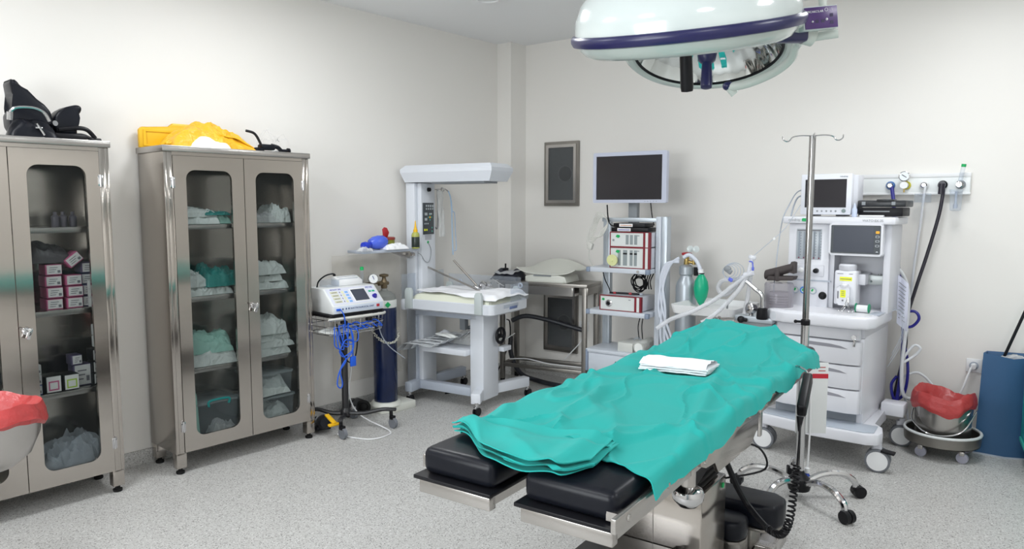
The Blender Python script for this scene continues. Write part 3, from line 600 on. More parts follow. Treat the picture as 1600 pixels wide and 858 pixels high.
# ---------------------------------------------------------------- surgical lamps
def frame_from(up, fwd):
    z = Vector(up).normalized(); x = Vector(fwd).cross(z).normalized(); y = z.cross(x); return Matrix((x, y, z)).transposed().to_4x4()
LG = mat('lamp_white_gloss', (.62, .68, .67), .14, coat=.6)
t = thing('surgical_lamp', 'large white domed surgical lamp with navy bumper ring and black grip', 'surgical lamp')
t.matrix_world = Matrix.Translation(LAMP1) @ frame_from((.081, -.278, 1), (-.467, .885, 0))
MB().lathe([(.352, .008), (.352, .03), (.346, .06), (.325, .105), (.29, .145), (.23, .19), (.15, .225), (.07, .245), (.001, .25)], seg=64).build('dome', LG, t)
MB().lathe([(.340, -.022), (.360, -.018), (.366, -.006), (.366, .006), (.360, .014), (.345, .016)], seg=64).build('bumper_ring', NAVYP, t)
MB().lathe([(.345, -.018), (.338, -.032), (.322, -.050), (.300, -.060), (.29, -.058)], seg=64, cap=False).build('skirt', mat('lamp_grey_gloss', (.50, .55, .52), .18, coat=.4), t)
MB().lathe([(.292, -.056), (.26, -.04), (.001, -.035)], seg=48).build('lens', mat('lamp_mirror', (.55, .6, .6), .15, .9), t)
MB().lathe([(.001, -.200), (.019, -.197), (.021, -.185), (.020, -.06), (.024, -.055), (.024, -.03)], (0, .0, 0), seg=24).build('grip', BLK, t)
t = thing('surgical_lamp', 'smaller round surgical lamp seen from below, mirrored reflector and dark grip', 'surgical lamp')
t.matrix_world = Matrix.Translation(LAMP2) @ frame_from(LAMP2_UP, LAMP2_DIR)
MB().lathe([(.335, -.01), (.345, .0), (.34, .02), (.29, .10), (.2, .15), (.001, .17)], seg=64, cap=False).build('shell', LG, t)
MB().lathe([(.300, -.004), (.312, -.014), (.333, -.014), (.345, -.004), (.345, .006), (.30, .006)], seg=64, cap=False).build('rim', mat('lamp_grey_gloss', (.5, .55, .52), .18), t)
MB().lathe([(.293, -.006), (.302, -.010), (.304, -.004), (.293, -.002)], seg=64, cap=False).build('seal', BLK, t)
def refl():
    m = MB(); n = 96; rings = []
    for r, z in ((.296, .0), (.27, .045), (.22, .09), (.14, .12), (.05, .13)):
        rings.append([(cos(2 * pi * i / n) * r, sin(2 * pi * i / n) * r, z + (.010 * ((i % 4) / 4) if r > .06 and r < .29 else 0)) for i in range(n)])
    return m.loops(rings, cap=False)
refl().build('reflector', mat('reflector_mirror', (.62, .66, .66), .07, 1), t)
MB().lathe([(.001, -.170), (.022, -.167), (.024, -.155), (.020, -.06), (.035, -.045), (.04, -.02), (.04, .08)], seg=24).build('grip', NAVYP, t)

t = thing('lamp_suspension', 'white tubular arm and yoke holding the surgical lamps, with navy joint', 'lamp arm')
LW = mat('lamp_arm_paint', (.60, .64, .60), .25)
MB().tube(YOKE, .0155, 10).build('yoke', LW, t)
MB().tube(ARM, .026, 14).build('arm', LW, t)
MB().cyl(ARM[-1], BAR[0], .03).build('socket', LW, t); MB().cyl(BAR[0], BAR[1], .014).build('bar', LW, t)
MB().obox(BRK, (.10, .05, .06), (0, 0, radians(41)), .012).build('navy_joint', NAVYP, t)
MB().sph(YEND, .022, (1, 1, .8)).build('end_joint', NAVYP, t); MB().cyl(YEND, (YEND[0] + .02, YEND[1] + .017, YEND[2] - .03), .016).build('end_cap', LW, t)
MB().tube([ARM[0], (-.95, 2.10, 2.32), (-.90, 2.12, 2.50), (-.88, 2.14, CEIL)], .03, 14).build('ceiling_pole', LW, t)
MB().lathe([(.12, 0), (.12, -.03), (.05, -.06)], (-.88, 2.14, CEIL)).build('ceiling_plate', LW, t)
t = thing('lamp_control_box', 'purple faced control box on the arm beside the surgical lamp', 'control box')
q = Matrix.Translation(CBOX) @ Matrix.Rotation(radians(47), 4, 'Z') @ Matrix.Rotation(radians(-6.5), 4, 'Y'); t.matrix_world = q
MB().box(-.058, .058, -.0, .035, -.036, .036, .004).build('case', LG, t)
MB().box(-.054, .054, -.003, .0, -.034, .032, .001).build('face', mat('purple_panel', (.06, .02, .14), .3), t)
text('BICAKCILAR', .0095, WHT, t, (-.045, -.0034, .018), (radians(90), 0, 0))
m = MB().sph((-.030, -.004, -.012), .003).sph((.017, -.004, -.008), .004).torus((.018, -.003, .022), .005, .0006, (0, 1, 0)).box(.036, .0368, -.0036, -.003, .018, .027); m.build('indicator', WHT, t)
m = MB()
for x, z in ((.033, .004), (.033, -.018), (.004, -.012), (-.016, -.012)): m.box(x - .005, x + .006, -.0036, -.003, z - .005, z + .005)
m.build('key', mat('dark_key', (.02, .01, .06), .4), t)
MB().cyl((-.052, .015, -.005), (-.10, .018, -.012), .018).cyl((.02, .018, .035), (.02, .018, .6), .012).build('mount', LW, t)
# ---------------------------------------------------------------- infant warmer
t = W = thing('infant_warmer', 'pale grey infant warmer with overhead canopy, white mattress and black handwheel', 'infant warmer', (-4.17, 3.75, 0), 10)
MB().box(-.085, .0, -.10, .10, .10, 1.665, .006).box(.0, .045, -.075, .10, .10, 1.665, .012).build('column', WHT2, t)
MB().box(-.09, .005, -.10, .10, .08, .80, .004).build('lower_column', LGRY, t)
# canopy: chamfered long box
def ring(k, z, x0, x1): return [(x0 + k, -.145 + k, z), (x1 - k, -.145 + k, z), (x1 - k, .145 - k, z), (x0 + k, .145 - k, z)]
MB().loops([ring(.025, 1.668, -.10, .71), ring(.0, 1.74, -.10, .72), ring(.0, 1.765, -.10, .72), ring(.03, 1.795, -.10, .72)]).build('canopy', WHT2, t, flat=True)
MB().box(.15, .62, -.09, .09, 1.655, 1.670, .003).build('heater_grille', MGRY, t)
p = MB().box(.045, .052, -.062, .070, 1.275, 1.515, .002).build('control_panel', DKGRY, t)
m = MB()
for k in range(4):
    m.box(.052, .0528, -.03 + k * .026, -.014 + k * .026, 1.485 - .001 * k, 1.50); m.box(.052, .0528, -.03 + k * .026, -.016 + k * .026, 1.463, 1.475)
m.box(.052, .0528, -.045, -.012, 1.42, 1.44).box(.052, .0528, .01, .045, 1.425, 1.437).box(.052, .0528, -.045, -.015, 1.38, 1.40)
for k in range(3): m.box(.052, .0528, -.05 + .02 * k, -.038 + .02 * k, 1.352, 1.362)
m.build('display_marks', mat('panel_marks', (.45, .50, .52), .5), p)
MB().cyl((.052, .02, 1.405), (.053, .02, 1.405), .008).build('amber_key', ORG, p)
MB().obox((.0525, -.045, 1.31), (.001, .016, .016), (0, 0, 0)).cyl((.052, -.02, 1.31), (.053, -.02, 1.31), .008).build('yellow_key', YELB, p)
m = MB()
for y, z in ((.02, 1.385), (.02, 1.425), (0, 1.405), (.04, 1.405), (.045, 1.325), (.045, 1.298)): m.cyl((.052, y, z), (.053, y, z), .006)
m.build('green_key', mat('green_key', (.1, .45, .35), .5), p)
MB().lathe([(.016, 0), (.014, .02), (.006, .022)], (.045, .01, 1.615), (1, 0, 0)).build('knob', BLK, t)
MB().cyl((.045, .0, 1.215), (.048, .0, 1.215), .010).build('green_sticker', GRN, t)
m = MB()
for k in range(4): m.box(.045, .0458, -.035, .045, 1.262 - .009 * k, 1.266 - .009 * k)
m.build('printed_notice', INK, t)
m = MB().tube([(.03, .10, 1.62), (.03, .16, 1.622), (.04, .23, 1.625), (.05, .27, 1.60)], .006).torus((.04, .2, 1.62), .015, .003, (0, 1, .3)).tube([(.03, .15, 1.62), (.03, .15, 1.34), (.03, .11, 1.325)], .007); m.build('hanger_arm', CHROME, t)
# bed
def bedring(k, z): return [(x, y, z) for x, y in rrect(.02 + k, .79 - k, -.25 + k, .255 - k, .04)]
MB().loops([bedring(.02, .722), bedring(.0, .735), bedring(.0, .80), bedring(.008, .806), bedring(.03, .80), bedring(.03, .775)]).build('bed_tray', WHT2, t)
for x, y in ((.06, -.255), (.68, -.255), (.06, .26), (.68, .26)):
    MB().prism([(x - .03, .735), (x + .03, .735), (x + .03, .865), (x + .018, .888), (x - .018, .888), (x - .03, .865)], y - .014, y + .014, 'xz', .004).build('corner_bracket', mat('bracket_grey', (.50, .55, .55), .4), t)
MB().box(-.01, .03, -.27, .27, .72, .80, .01).build('tray_end', WHT2, t)
def matt(u, v):
    a, b = 2 * u - 1, 2 * v - 1; e = (1 - abs(a) ** 10) * (1 - abs(b) ** 10)
    return (.405 + a * .35, b * .225, .80 + .055 * e ** .5 + .004 * nz(a * 3, b * 3))
MB().grid(matt, 30, 20).box(.07, .74, -.215, .215, .79, .82).build('mattress', mat('cream_mattress', (.72, .74, .62), .5), t)
def sheet(u, v):
    x = .10 + .70 * u; y = -.215 + .46 * v + .02 * nz(u * 4, 2); w = sstep(.25, 1, u)
    z = .862 + .012 * ridge(u * 3, v * 3, 1) * .8 + .010 * nz(u * 7, v * 6, 3) + .018 * w * sin(v * pi)
    ed = max(0, v - .94) / .06 + max(0, .05 - v) / .05 * w + max(0, u - .95) / .05; z -= .035 * min(1, ed)
    return (x, y - .01 * w, z)
MB().grid(sheet, 44, 30, .004).build('sheet', CLOTH, t)
MB().box(.77, .792, -.10, .10, .765, .79, .001).build('lower_name_rail', LGRY, t)
MB().box(.790, .793, -.02, .085, .752, .772, .001).build('name_plate', mat('blue_grey_plate', (.15, .20, .38), .4), t)
# acrylic guards
g = MB().box(-.005, .0, -.26, .26, .80, .985, .001).build('end_guard', ACRYL, t)
MB().box(.05, .72, .258, .263, .80, .955, .001).build('side_guard', ACRYL, t)
MB().box(.785, .79, .0, .25, .80, .93, .001).build('front_guard', ACRYL, t)
for x, y in ((.17, .256), (.72, .256)): MB().torus((x, y - .005, .895), .016, .006, (0, 1, 0), 20).build('guard_ring', LGRY, t)
# frame and base
MB().box(.0, .56, -.105, .105, .665, .722, .004).build('top_beam', LGRY, t)
MB().box(.50, .62, -.105, .105, .07, .722, .012).build('front_post', WHT2, t)
MB().box(-.0, .50, -.10, -.03, .09, .155, .006).build('base_beam', LGRY, t)
m = MB(); zz = (.09, .155)
def bar2(m, a, b, w, z0, z1, bev=.006):
    a, b = Vector((*a, 0)), Vector((*b, 0)); d = (b - a); L = d.length; ang = math.atan2(d.y, d.x); c = (a + b) / 2; m.obox((c.x, c.y, (z0 + z1) / 2), (L, w, z1 - z0), (0, 0, ang), bev)
bar2(m, (.56, -.06), (.64, -.24), .07, .085, .16); bar2(m, (.56, .06), (.68, .42), .07, .085, .16); m.build('front_foot_bar', WHT2, t)
m = MB(); bar2(m, (.0, -.08), (.01, -.22), .06, .085, .16); bar2(m, (.0, .06), (.05, .46), .06, .085, .16); m.build('rear_foot_bar', LGRY, t)
for x, y in ((.645, -.235), (.69, .42), (.01, -.20), (.05, .46)):
    c = MB().cyl((x, y, .06), (x, y, .095), .014).box(x - .012, x + .012, y - .028, y + .018, .055, .07, .003).build('caster', CHROME, t)
    MB().cyl((x - .018, y + .004, .031), (x - .006, y + .004, .031), .03).cyl((x + .006, y + .004, .031), (x + .018, y + .004, .031), .03).build('wheel', BLK, c)
w = MB().torus((.655, .075, .535), .054, .0115, (1, 0, 0), 32).build('handwheel', BLK, t)
m = MB().cyl((.62, .075, .535), (.665, .075, .535), .014)
for k in range(3): a = radians(90 + 120 * k); m.cyl((.655, .075, .535), (.655, .075 + cos(a) * .053, .535 + sin(a) * .05), .006)
m.build('spokes', BLK, w)
MB().box(.10, .50, -.16, .26, .40, .445, .006).build('shelf', WHT2, t)
MB().box(.60, .66, .11, .22, .405, .44, .004).build('shelf_end', WHT2, t)
MB().box(.30, .35, .05, .10, .55, .665, .006).tube([(.33, .10, .56), (.42, .2, .60), (.44, .22, .66)], .010).tube([(.33, .12, .55), (.46, .18, .54)], .006).build('tilt_linkage', MGRY, t)
# clear tubing bag hanging from the hanger arm
o = MB().grid(lambda u, v: (.045 + .012 * nz(u * 4, v * 4), .155 + .035 * cos(pi * v) + .03 * (u) + .01 * nz(v * 4, 1), 1.61 - .36 * u), 20, 10, .002).build('hanging_bag', CLEAR); o.location = W.location; o.rotation_euler = W.rotation_euler; tag(o, 'crumpled clear plastic bag hanging from the infant warmer arm', 'plastic bag')
o = MB().tube([(.05, .26, 1.61), (.055, .285, 1.56), (.055, .30, 1.46), (.055, .305, 1.30), (.055, .315, 1.10)], .0045).tube([(.05, .27, 1.6), (.06, .29, 1.53), (.055, .31, 1.45), (.055, .34, 1.43), (.055, .35, 1.28), (.055, .36, 1.15), (.055, .33, 1.13)], .003).build('oxygen_tube', film('pale_blue_tube', body=(.45, .65, .90), a=.75, rough=.2, bump=0)); o.location = W.location; o.rotation_euler = W.rotation_euler; tag(o, 'thin pale blue oxygen tubing hanging from the infant warmer arm', 'tubing')
o = MB().tube([(.048, .0, 1.21), (.05, .03, 1.16), (.05, .025, 1.10), (.05, -.005, 1.06), (.05, -.05, 1.075), (.05, -.09, 1.12), (.06, -.14, 1.14)], .0022).build('probe_cable', MGRY); o.location = W.location; o.rotation_euler = W.rotation_euler; tag(o, 'thin grey probe cable looping down the warmer column', 'cable')
# laryngoscope-like clamp lying over the mattress
t = thing('angled_clamp', 'steel clamp with two long angled rods lying on the infant mattress', 'clamp', (-4.17, 3.75, 0), 10)
MB().cyl((-.02, .0, 1.042), (.52, .0, .868), .008).cyl((-.02, .0, 1.042), (-.028, .0, 1.046), .011).build('long_rod', STEELL, t)
MB().cyl((.25, .05, 1.08), (.46, .05, .90), .0075).build('dark_rod', STEELD, t)
MB().cyl((.50, .04, .90), (.60, .10, .876), .009).cyl((.56, .11, .95), (.64, .15, .895), .004).obox((.52, .04, .907), (.05, .045, .05), (.4, .5, .3), .01).obox((.49, .0, .893), (.05, .03, .018), (0, .3, .2), .006).lathe([(.02, -.01), (.022, 0), (.014, .02)], (.555, .07, .915), (.3, -.6, .5)).build('clamp_head', CHROME, t)
# packets on the warmer's lower shelf
base = W.location
def inw(x, y, z): a = radians(10); return (-4.17 + x * cos(a) - y * sin(a), 3.75 + x * sin(a) + y * cos(a), z)
random.seed(5)
PK = film('catheter_packet', body=(.82, .85, .88), a=.82, rough=.12, bump=.4)
lbl = ['frontmost', 'second from the front', 'third from the front', 'fourth from the front', 'fifth from the front', 'hindmost']
for k in range(6):
    L = .40 - .03 * k; a = radians(-8 + 9 * k)
    def strip(u, v, k=k, L=L, a=a):
        x = -.12 + L * u + .05 * k; y = -.18 + .045 * k + (v - .5) * .080; hang = max(0, .22 - u) / .22
        return (x, y + .10 * (u - .5) * sin(a) * 2, .452 + .012 * k + .006 * nz(u * 6, v * 2, k) - .07 * hang ** 1.4 + .010 * sin(u * pi) + (.03 * max(0, u - .9) / .1))
    o = MB().grid(strip, 24, 4, .003).build('catheter_packet', PK); o.location = (-4.17, 3.75, 0); o.rotation_euler[2] = radians(10)
    tag(o, 'long clear catheter packet on the warmer shelf, %s of six' % lbl[k], 'packet', 'catheter packets on the warmer shelf')
pack('folded_pad', 'rolled white pad at the back left of the warmer shelf', 'pad', inw(.16, .12, .447), (.22, .12, .075), CLOTH, 3.9, 12, rough=.5)
pack('film_pouch', 'puffy clear pouch on the middle of the warmer shelf', 'packet', inw(.36, .12, .447), (.28, .22, .09), CLEAR, 7.7, 12, rough=1.3)
pack('white_pouch', 'flat white pouch with blue print on the warmer shelf', 'packet', inw(.30, -.12, .53), (.22, .07, .02), PAPER, 5.1, -12, rough=.6)
for k in range(3):
    o = MB().grid(lambda u, v, k=k: (.52 + .14 * u, .13 + .045 * k + .04 * v, .45 + .006 * k + .05 * u ** 2 + .004 * nz(u * 3, k)), 10, 4, .003).build('paper_packet', PAPER); o.location = (-4.17, 3.75, 0); o.rotation_euler[2] = radians(16)
    tag(o, 'white paper packet curling up at the right end of the warmer shelf, %s of three' % ('front', 'middle', 'rear')[k], 'packet', 'paper packets at the shelf end')

# ---------------------------------------------------------------- side shelf with resuscitator, sharps tin, bottle
t = thing('side_shelf', 'small grey shelf bracketed to the left of the warmer column', 'shelf', (-4.12, 3.10, 0))
MB().box(-.13, .05, .0, .52, 1.158, 1.178, .004).build('board', LGRY, t); MB().prism([(.30, 1.158), (.50, 1.158), (.50, 1.10), (.47, 1.10)], -.05, -.03, 'yz', .002).cyl((.0, .48, 1.13), (.0, .51, 1.13), .014).build('bracket', STEELL, t)
t = thing('resuscitator_bag', 'blue manual resuscitator bag lying on the side shelf', 'resuscitator', (-4.14, 3.17, 1.178))
BL2 = mat('clear_blue_silicone', (.02, .05, .55), .2)
MB().lathe([(.004, -.005), (.03, .0), (.045, .03), (.05, .07), (.045, .11), (.03, .135), (.004, .14)], (.0, .045, .047), (.1, 1, .1)).build('bag', mat('pale_blue_silicone', (.08, .14, .70), .18), t)
MB().lathe([(.018, .05), (.022, .03), (.024, .0), (.03, -.005), (.03, -.03), (.02, -.035)], (.02, .0, .035), (-.2, 1, .15)).cyl((.02, -.02, .035), (.045, -.03, .022), .016).build('valve', BL2, t)
t = thing('sharps_tin', 'olive green tin with rusty red lid on the side shelf', 'tin', (-4.17, 3.385, 1.178))
MB().lathe([(.062, 0), (.064, .004), (.064, .072), (.062, .074)]).build('tin', mat('olive_label', (.22, .24, .03), .35), t); MB().lathe([(.067, .068), (.068, .072), (.068, .084), (.06, .088), (.001, .088)]).build('lid', mat('rusty_red', (.28, .04, .03), .4), t)
MB().prism([(-.028, .088), (.01, .088), (.024, .12), (.004, .155), (-.02, .16), (-.036, .145)], .0, .012, 'yz', .004).build('lid_flap', RED, t)
t = thing('dark_bottle', 'dark bottle with yellow cone nozzle on the side shelf', 'bottle', (-4.06, 3.575, 1.178))
MB().lathe([(.028, 0), (.030, .004), (.030, .098), (.026, .112), (.012, .125)], seg=24).build('body', mat('amber_clear', (.40, .42, .10), .2), t); MB().lathe([(.0285, .006), (.0305, .01), (.0305, .085), (.029, .088)], seg=24).build('label', mat('dark_liquid', (.02, .03, .025), .3), t)
MB().lathe([(.016, .118), (.017, .135), (.012, .142), (.008, .16), (.003, .205)], seg=18).build('nozzle', YEL, t)
pack('gauze_wad', 'crumpled white gauze beside the tin on the side shelf', 'gauze', (-4.095, 3.40, 1.178), (.10, .20, .045), CLOTH, 14.2, 0, rough=1.2)
pack('film_wrapper', 'small clear wrapper on the front edge of the side shelf', 'plastic bag', (-4.075, 3.12, 1.178), (.06, .10, .03), CLEAR, 15.2, 0, rough=1.2)
o = MB().grid(lambda u, v: (-4.284 + .014 * ridge(u * 3, v * 3, 2) + .006 * nz(u * 6, v * 6), 2.98 + .62 * u, .22 + .92 * v), 40, 50, .001).build('wall_film', film('wall_sheet_film', tint=(.975, .97, .96), body=(.72, .70, .67), a=.04, rough=.12, bump=.5, scale=5)); tag(o, 'wrinkled clear plastic sheet hung on the wall behind the oxygen cylinder', 'plastic sheet')

# ---------------------------------------------------------------- oxygen cylinder, navy
t = thing('oxygen_cylinder', 'tall navy blue oxygen cylinder chained to the wall, brass valve', 'gas cylinder', (-4.10, 3.305, 0))
MB().lathe([(.080, .06), (.086, .07), (.086, .80), (.080, .83)], seg=40).build('shell', NAVY, t)
MB().lathe([(.0875, .765), (.0875, .815), (.084, .82)], seg=40).build('label_band', mat('band_grey', (.62, .64, .62), .4), t)
MB().prism([(-.022, 0), (0, .022), (.022, 0), (0, -.022)], .0, .002, 'yz').build('hazard_label', GRN, t, loc=(.081, -.035, .79), rot=(0, 0, radians(-23)))
MB().lathe([(.083, .818), (.078, .85), (.05, .875), (.025, .885), (.02, .90)], seg=32).build('shoulder', mat('grey_shoulder', (.20, .21, .20), .4), t)
v = MB().lathe([(.018, .895), (.024, .91), (.020, .93), (.026, .945), (.016, .965), (.012, .985)], seg=20).cyl((0, -.05, .935), (0, .035, .935), .014).build('valve', BRASS, t)
MB().lathe([(.030, .985), (.034, .99), (.034, 1.0), (.012, 1.006)], seg=12).build('handwheel', BRASS, v)
MB().prism([(-.10, -.10), (.06, -.10), (.10, -.02), (.10, .20), (-.10, .20)], 0, .055, 'xy', .006).lathe([(.115, .05), (.10, .075), (.085, .078)], seg=32).build('foot_block', IVORY, t)
t = thing('cylinder_chain', 'cream plastic chain around the navy oxygen cylinder', 'chain', (-4.10, 3.305, 0))
m = MB(); N = 18
for k in range(N):
    a = radians(-100 + 170 * k / (N - 1)); zc = .60 - .085 * sin(pi * k / (N - 1)); c = Vector((cos(a) * .098, sin(a) * .098, zc)); tg = Vector((-sin(a), cos(a), 0))
    q = tg.to_track_quat('X', 'Z').to_matrix().to_4x4() @ Matrix.Rotation(radians(90 * (k % 2) + 45), 4, 'X'); L = [(.011, 0), (.008, .006), (-.008, .006), (-.011, 0), (-.008, -.006), (.008, -.006), (.011, 0)]
    m.tube([Vector(c) + q.to_3x3() @ Vector((a_, b_, 0)) for a_, b_ in L], .0022, 6, 3)
m.build('links', CREAM, t)
t = thing('pressure_regulator', 'round pressure gauge with green capped flow tube on the oxygen cylinder', 'pressure gauge', (-4.10, 3.185, .945))
g = MB().lathe([(.034, 0), (.036, .003), (.036, .02), (.032, .024)], (.03, -.005, .035), (1, -.5, .15), 28).build('gauge', CHROME, t); MB().lathe([(.030, .0235), (.030, .0255)], (.03, -.005, .035), (1, -.5, .15), 28).build('dial', WHT, g)
MB().obox((.055, -.018, .045), (.003, .003, .035), (.5, 0, 0)).build('needle', mat('blue_needle', (.05, .08, .3), .4), g)
MB().cyl((0, .10, 0), (0, -.08, 0), .010).build('stem', BRASS, t); MB().cyl((0, -.075, -.02), (0, -.075, .10), .011).build('flow_tube', ACRYL, t); MB().lathe([(.013, .10), (.013, .118), (.008, .124)], (0, -.075, 0)).build('green_cap', GRN, t)

# ---------------------------------------------------------------- electrosurgical unit on its trolley
t = E_ = thing('electrosurgical_unit', 'white electrosurgical unit with sloping control panel and dark screen', 'medical device', (-3.855, 2.69, .80), -1)
prof = [(0, 0), (.0, .052), (-.11, .158), (-.30, .158), (-.30, 0)]
MB().prism(prof, 0, .41, 'xz', .006).build('case', mat('unit_white', (.70, .72, .72), .35), t)
MB().prism([(.0005, .004), (.0005, .05), (-.006, .05), (-.006, .004)], .012, .398, 'xz', .001).build('front_strip', mat('strip_blue_grey', (.60, .66, .76), .35), t)
sl = math.atan2(.106, -.11); n_ = Vector((.106, 0, .11)).normalized(); up_ = Vector((-.11, 0, .106)).normalized()
PM = Matrix.Translation((0, 0, .052)) @ Matrix((Vector((0, 1, 0)), up_, n_)).transposed().to_4x4()     # panel frame: x across, y up the slope, z out
p = MB().box(.015, .395, .008, .146, .0, .0015, .0, M=PM).build('control_panel', mat('panel_lilac', (.66, .68, .78), .35), t)
MB().box(.185, .315, .018, .132, .0015, .003, .001, M=PM).build('bezel', WHT, p); MB().box(.195, .305, .026, .122, .003, .0035, M=PM).build('screen', SCREENB, p)
m = MB(); 
for k in range(4): m.box(.035, .092, .024 + .026 * k, .043 + .026 * k, .0015, .0022, M=PM)
m.build('cream_display', mat('display_cream', (.62, .62, .45), .4), p)
m = MB()
for k in range(4): m.box(.145, .168, .022 + .026 * k, .037 + .026 * k, .0015, .003, .0005, M=PM)
m.build('blue_key', mat('sky_key', (.20, .42, .80), .4), p)
m = MB()
for k in range(4): m.box(.120, .136, .022 + .026 * k, .040 + .026 * k, .0015, .0025, M=PM)
m.build('yellow_key', mat('pale_yellow_key', (.72, .72, .45), .4), p)
m = MB()
for k in range(4): m.box(.105, .110, .026 + .026 * k, .038 + .026 * k, .0015, .0025, M=PM); m.box(.045, .085, .030 + .026 * k, .034 + .026 * k, .0022, .0026, M=PM)
m.build('dark_marks', mat('dark_marks', (.10, .10, .14), .5), p)
m = MB()
for k in range(2): m.box(.330 + .028 * k, .352 + .028 * k, .088, .102, .0015, .0035, .001, M=PM)
m.build('green_key', mat('mint_key', (.02, .42, .22), .4), p)
MB().lathe([(.018, 0), (.018, .003), (.013, .004), (.012, .016), (.010, .018)], PM @ Vector((.355, .048, .0015)), n_, 24).build('dial', mat('deep_blue_dial', (.02, .01, .30), .3), p)
ex = Matrix((Vector((0, 1, 0)), up_, n_)).transposed().to_euler()
text('PETAS', .020, mat('blue_print', (.03, .05, .35), .5), p, PM @ Vector((.322, .128, .002)), ex)
text('PETKOT 350', .015, mat('blue_print', (.03, .05, .35), .5), p, PM @ Vector((.045, .134, .002)), ex)
text('ELECTROSURGICAL UNIT', .0165, mat('slate_print', (.08, .12, .25), .5), t, (.0012, .135, .029), (radians(90), 0, radians(90)))
m = MB()
for y in (.072, .098, .118): m.box(.0008, .0014, y, y + .010, .024, .036)
m.build('input_symbol', mat('slate_print', (.08, .12, .25), .5), t)
MB().box(-.001, .005, .345, .368, .02, .038, .002).build('power_switch', RED, t); MB().box(.0, .012, .025, .055, .022, .036, .003).build('blue_socket', BLUE, t)
MB().tube([(-.22, .03, .157), (-.21, .04, .20), (-.19, .08, .235), (-.17, .125, .245), (-.165, .13, .235)], .005).lathe([(.008, 0), (.008, .012)], (-.167, .125, .236), (0, 1, 0), 12).build('black_lead', BLK, t)
t = thing('receipt_printer', 'small white printer tray standing on the electrosurgical unit', 'printer', (-4.02, 2.86, .9585), -1)
MB().prism([(0, 0), (0, .030), (-.06, .058), (-.10, .058), (-.10, 0)], 0, .19, 'xz', .004).build('case', WHT, t); MB().box(-.052, -.05, .02, .17, .052, .056).box(-.03, -.026, .02, .17, .04, .046).build('paper_slot', LGRY, t)
MB().box(-.08, .01, -.10, -.004, .0, .045, .003).build('clear_holder', ACRYL, t)
# trolley
t = thing('wire_basket_trolley', 'black pole trolley with wire basket and casters carrying the electrosurgical unit', 'trolley', (-3.98, 2.86, 0))
MB().prism(rrect(-.17, .13, -.19, .25, .03), .780, .799, 'xy', .005).build('top_plate', BLK, t)
MB().tube([(.12, -.20, .768), (.15, .0, .772), (.15, .2, .772), (.11, .26, .77)], .009).build('front_handle', mat('ivory_bar', (.6, .6, .56), .4), t)
m = MB(); RX = [(.13, -.20), (.15, -.1), (.15, .15), (.10, .25), (-.12, .25), (-.14, .0), (-.12, -.2)]
loop = lambda z, k: [(x * k, y * k, z) for x, y in RX] + [(RX[0][0] * k, RX[0][1] * k, z)]
for z, k in ((.765, 1), (.72, .99), (.668, .95)): m.tube(loop(z, k), .003, 6, 4)
P = smooth([(x, y, 0) for x, y in RX + RX[:1]], 4)
for p_ in P: m.cyl((p_.x, p_.y, .765), (p_.x * .95, p_.y * .95, .668), .0013, seg=6)
for k in range(9): y = -.17 + k * .048; m.cyl((-.125, y, .668), (.135, y, .668), .0013, seg=6)
m.build('wire_basket', CHROME, t)
for y in (-.09, .11): MB().lathe([(.022, 0), (.024, .004), (.024, .014), (.02, .018)], (.13, y, .735)).build('rubber_stop', BLK, t)
MB().cyl((0, .0, .09), (0, .0, .66), .022).lathe([(.026, .59), (.028, .6), (.028, .65), (.02, .66)]).cyl((.0, .025, .63), (.0, .045, .63), .012).build('pole', mat('hammered_black', (.018, .018, .02), .4, bump=.6, scale=150, dist=.001), t)
m = MB().lathe([(.02, .14), (.034, .12), (.034, .085)])
for a in ((.17, -.16), (.235, .20), (-.15, .16), (-.16, -.15)): m.tube([(0, 0, .10), (a[0] * .4, a[1] * .4, .10), (a[0] * .8, a[1] * .8, .125), (a[0], a[1], .125)], .014); m.obox((a[0], a[1], .125), (.07, .03, .018), (0, 0, math.atan2(a[1], a[0])), .004)
m.build('base', mat('hammered_black', (.018, .018, .02), .4), t)
for a in ((.17, -.16), (.235, .20), (-.15, .16), (-.16, -.15)):
    c = MB().cyl((a[0], a[1], .08), (a[0], a[1], .118), .012).box(a[0] - .004, a[0] + .03, a[1] - .016, a[1] + .016, .06, .085, .004).build('caster', CHROME if a[0] < 0 else BLK, t)
    MB().cyl((a[0] + .02, a[1] - .011, .036), (a[0] + .02, a[1] + .011, .036), .036).build('wheel', GRYRUB, c)
t = thing('spare_wheel', 'black wheeled foot beside the wall behind the trolley', 'wheel', (-4.16, 3.09, 0))
MB().torus((.03, .03, .055), .042, .013, (.6, -.6, 0)).lathe([(.012, -.01), (.03, 0), (.012, .01)], (.03, .03, .055), (.6, -.6, 0)).build('wheel', RUB, t); MB().prism([(-.09, 0), (.04, 0), (.06, .10), (.02, .12), (-.04, .11), (-.09, .05)], -.03, .01, 'yz', .006).build('housing', mat('hammered_black', (.018, .018, .02), .4), t)
